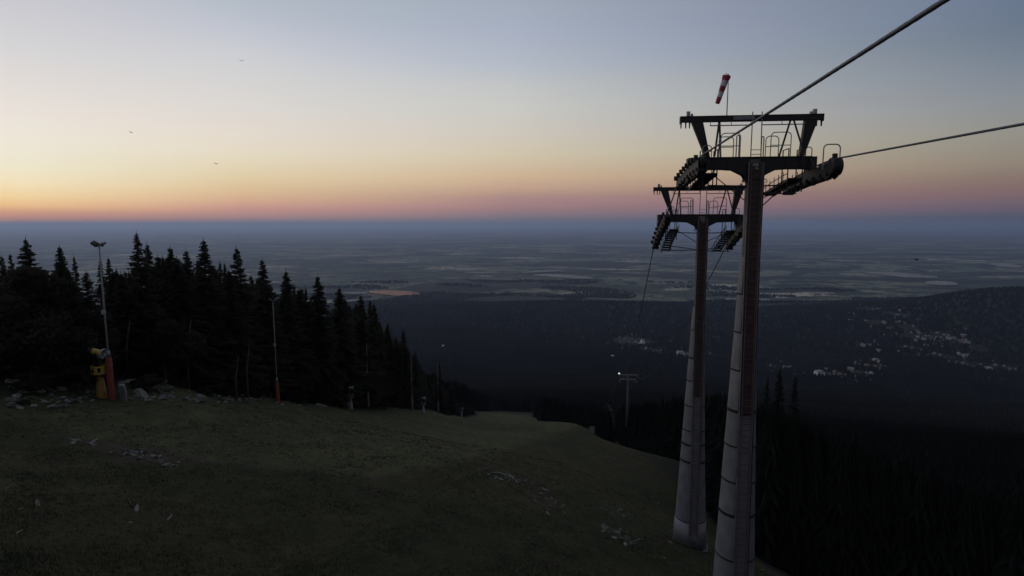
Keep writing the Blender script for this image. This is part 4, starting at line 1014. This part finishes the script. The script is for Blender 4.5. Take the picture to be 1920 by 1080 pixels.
def far_forest():
    V = []; Fq = []; off = 0
    def emit(X, Y, Z, hgt, w):
        n = len(X); k = 5; ang_ = rs2.uniform(0, 6.3, n)
        tiers = [(0.0, .45, 1.0), (.25, .75, .72), (.50, 1.0, .42)]
        out_v, out_f = [], []; base = 0
        for (z0, z1, rw) in tiers:
            vs = np.zeros((n, k+1, 3))
            for i in range(k):
                a = ang_+2*pi*i/k; j = rs2.uniform(.75, 1.25, n)
                vs[:, i, 0] = X+np.cos(a)*w*rw*j; vs[:, i, 1] = Y+np.sin(a)*w*rw*j; vs[:, i, 2] = Z+hgt*(z0+.08)
            vs[:, k, 0] = X; vs[:, k, 1] = Y; vs[:, k, 2] = Z+hgt*z1
            idx = base+np.arange(n)[:, None]*(k+1)
            for i in range(k): out_f.append(np.concatenate([idx+i, idx+(i+1) % k, idx+k], 1))
            out_v.append(vs.reshape(-1, 3)); base += n*(k+1)
        return np.concatenate(out_v), np.concatenate(out_f)
    N = 250000
    t = rs2.uniform(0, 1, N); r = 66*(5600/66.)**t; a = np.radians(rs2.uniform(-47, 47, N))
    X = r*np.sin(a); Y = r*np.cos(a)
    Z = height(X, Y)
    # village clearing and pistes
    keep = np.ones(N, bool)
    piste = np.interp(Y, [250,300,400,520,700], [-10,-8,-6,4,20])
    keep &= ~((np.abs(X-piste) < 22+0*Y) & (Y < 520))
    lift = T3[0]+(Y-T3[1])*LINE_T; keep &= ~((np.abs(X-lift) < 5) & (Y < 700) & (Y > 195))
    keep &= ~((Y < 340) & (X > -20) & (X < 12)); keep &= ~((Y < 225) & (X < 26)); keep &= ~((X > 24) & (r < 66)); keep &= ~((r < 200) & (X < np.interp(Y, [0,45,62,90,125,160,200], [32,27,29,32,30,30,34]))); keep &= ~((r < 700) & (rs2.uniform(0, 1, N) < .35))
    ray = H_ray(X, Y); keep &= (r > 420) | (X < 24) | (Z+19 < ray)
    for (vx, vy, sx_, sy_) in village_c:
        keep &= ((X-vx)/sx_)**2+((Y-vy)/sy_)**2 > 1
    edge = 3550+900*wav(X, Y, 2300, 8)+700*wav(X, Y, 800, 9)
    keep &= (r < edge) | ((wav(X, Y, 700, 10) > .15) & (r < 5600)) | (Z > -500)
    lowleft = (X < -15) & (Y < 330) & (X < -20-.0*Y); keep &= ~((X > -24) & (X < 20) & (Y < 430))
    X, Y, Z, r = X[keep], Y[keep], Z[keep], r[keep]
    nr_ = r < 480; mv, mf = mid_spruces(X[nr_], Y[nr_], Z[nr_]); X, Y, Z, r = X[~nr_], Y[~nr_], Z[~nr_], r[~nr_]
    hgt = rs2.uniform(10, 19, len(X))*np.where(r > 1500, 1.0, 1.0); w = hgt*.19+r*.0019
    hgt = np.where(r > 1200, hgt*.9, hgt)
    fv, f2 = emit(X, Y, Z, hgt, w); return np.concatenate([mv, fv]), np.concatenate([mf, f2+len(mv)])
def clus(px, py):
    q = hit(px, py, 300, 20000); return q
village_px = [(1185,640,45,12,26), (1172,645,22,3,8), (1215,657,30,6,10), (1285,665,22,7,12), (1345,668,18,5,6), (1455,690,25,8,14), (1550,703,38,10,34), (1610,700,30,10,16), (1640,688,26,8,18), (1615,647,25,5,14), (1700,615,30,12,14), (1720,632,40,12,24),
   (1760,630,30,10,26), (1795,640,24,10,14), (1700,652,35,6,12), (1765,668,30,9,16), (1810,683,36,5,12), (1880,690,30,4,10), (1835,655,22,6,6), (1600,562,20,4,8), (1625,580,24,8,8), (1680,590,35,12,10), (1640,605,30,10,8)]
village_c = []
VP = []
for px, py, sx_, sy_, nh in village_px:
    a = clus(px, py); b = clus(px+sx_, py); c = clus(px, py-sy_) ; d = clus(px, py+sy_)
    wx = max(30, abs(b[0]-a[0])*.8); wy = min(200, max(35, abs(c[1]-d[1])*.35)); village_c.append((a[0], a[1], wx, wy))
    VP.append((px, py, sx_, sy_, nh))
V_, F_ = far_forest()
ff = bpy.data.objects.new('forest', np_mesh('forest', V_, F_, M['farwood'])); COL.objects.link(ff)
tag(ff, 'unbroken dark spruce forest covering the slopes and hills below', 'forest', kind='stuff')

# ------------------------------------------------------------------ village houses in the valley
def house_mesh(w, l, h, rh, hip=False):
    mb = MB(); mb.box((0,0,h/2-1), (w, l, h+2)); 
    mb.prism([(-w/2,h), (w/2,h), (0,h+rh-.15)], 'y', -l/2, l/2)
    o = mb.build('wall', M['plaster']); wall = o.data; bpy.data.objects.remove(o)
    mb = MB(); e = .6
    for s in (-1, 1): mb.add([(s*(w/2+e), -l/2-e, h-.35), (s*(w/2+e), l/2+e, h-.35), (0, l/2+e, h+rh), (0, -l/2-e, h+rh), (s*(w/2+e), -l/2-e, h-.05), (s*(w/2+e), l/2+e, h-.05), (0, l/2+e, h+rh+.3), (0, -l/2-e, h+rh+.3)], [(0,1,2,3), (4,7,6,5), (0,4,5,1), (0,3,7,4), (1,5,6,2)])
    o = mb.build('roof', M['roof']); roof = o.data; bpy.data.objects.remove(o); return wall, roof
HM = [house_mesh(10, 13, 6.0, 4.0), house_mesh(9, 11, 5.0, 4.5), house_mesh(12, 20, 8, 3.5), house_mesh(8, 10, 4.5, 3.0)]
for i_ in (2,): HM[i_][1].materials[0] = M['slate']
rh_ = random.Random(21)
names = {0:'left end of the valley village', 1:'long row below the left end of the valley village', 2:'scattered row right of the left village end', 3:'cluster touching the left edge of the second tower', 4:'gap between the two lift towers', 5:'cluster just right of the nearer tower',
  6:'bright cluster low in the right part of the valley', 7:'middle of the lower right village', 8:'right group of the lower right village', 9:'short row above the lower right village', 10:'top of the right hand village', 11:'left part of the right hand village', 12:'dense middle of the right hand village', 13:'right end of the dense right hand village',
  14:'loose row under the right hand village', 15:'lower group under the right hand village', 16:'lowest row at the right of the valley', 17:'last row by the right edge', 18:'few houses below the wooded hill on the right', 19:'hamlet at the far edge of the dark woods', 20:'farms below the far hamlet', 21:'farms beside the wooded hill', 22:'farms above the short village row'}
for ci, (px, py, sx_, sy_, nh) in enumerate(VP):
    for k in range(int(nh*.8)):
        x_, y_ = px+rh_.uniform(-1.7, 1.7)*sx_, py+rh_.gauss(0, .9)*sy_
        if 1: q = clus(x_, y_)
        if q is None: continue
        i_ = rh_.choice([0,0,1,1,3,2]); s = rh_.uniform(.6, .95)
        r = empty('house', (q[0], q[1], q[2]), rh_.uniform(0, 3.14), label='tiny pale house in the '+names[ci], cat='house', group='houses, '+names[ci])
        r.scale = (s, s, s)
        for nm, me in zip(('wall', 'roof'), HM[i_]):
            o = bpy.data.objects.new(nm, me); COL.objects.link(o); o.parent = r
def hall(px, py, w, l, h, label):
    q = clus(px, py); r = empty('large_building', tuple(q), rh_.uniform(-.4,.4), label=label, cat='building')
    mb = MB(); mb.box((0,0,h/2-2), (w, l, h+4)); wl = mb.build('wall', M['whitewall'], r)
    mb = MB(); mb.prism([(-w/2-.6,h), (w/2+.6,h), (w/2-3,h+3), (-w/2+3,h+3)], 'y', -l/2-.6, l/2+.6); mb.build('roof', M['slate'], r)
    for f_ in range(int(h//3.2)):
        for k in range(int(w//5)):
            mb = MB(); mb.box((-w/2+3+k*5, -l/2-.02, 1.8+f_*3.2), (1.8, .08, 1.5)); mb.build('window', M['dark'], wl)
hall(1536, 706, 24, 16, 15, 'brightest large white building in the lower valley cluster')
hall(1276, 667, 26, 14, 14, 'large pale building close beside the second lift tower')
hall(1642, 681, 18, 14, 13, 'tall pale building above the lower right village')
hall(1205, 645, 14, 12, 16, 'tall narrow pale block at the right of the left village end')

# ------------------------------------------------------------------ birds
def bird(px, py, Y, span, rz, bank_, m, label):
    q = at(px, py, Y); r = tag(empty('bird', tuple(q), rz), label, 'bird'); r.rotation_euler = (bank_, .1, rz)
    b = MB(); b.tube([(0,-.34,0), (0,-.26,.01), (0,-.05,0), (0,.18,0), (0,.34,0), (0,.46,-.01)], [.02,.055,.085,.07,.035,.06], 8); b.build('body', m, r, True)
    for s in (-1, 1):
        w = MB(); P = [(s*.06,-.16,.02), (s*.06,.12,.02), (s*.45,.10,.16), (s*.5,-.20,.16), (s*.95,-.02,.10), (s*.88,.10,.10)]
        w.add([P[0],P[1],P[2],P[3]], [(0,1,2,3)]); w.add([P[3],P[2],P[5],P[4]], [(0,1,2,3)])
        w.v += [(a, c, d-.012) for a, c, d in w.v]; n_ = len(w.v)//2; w.f += [tuple(i+n_ for i in reversed(f)) for f in w.f]; w.build('wing', m, r)
    r.scale = (span/1.9,)*3
bird(453, 114, 270, 2.6, .15, .5, M['bird'], 'small dark bird gliding highest in the pale sky')
bird(245, 248, 170, 1.5, 1.4, .9, M['bird'], 'small dark bird in the upper left sky, below and left of the highest one')
bird(405, 307, 170, 1.4, .9, .7, M['bird'], 'tiny bird low in the yellow sky over the tallest spruces')
bird(1718, 487, 110, 1.5, 1.5, 1.0, M['bird'], 'dark bird flying over the plain at the right')
bird(830, 648, 60, .8, 1.3, 1.2, M['palebird'], 'pale bird flying in front of the dark valley near the end of the wood')
bird(1148, 667, 70, .8, .8, .9, M['palebird'], 'pale bird just below the left end of the valley village')
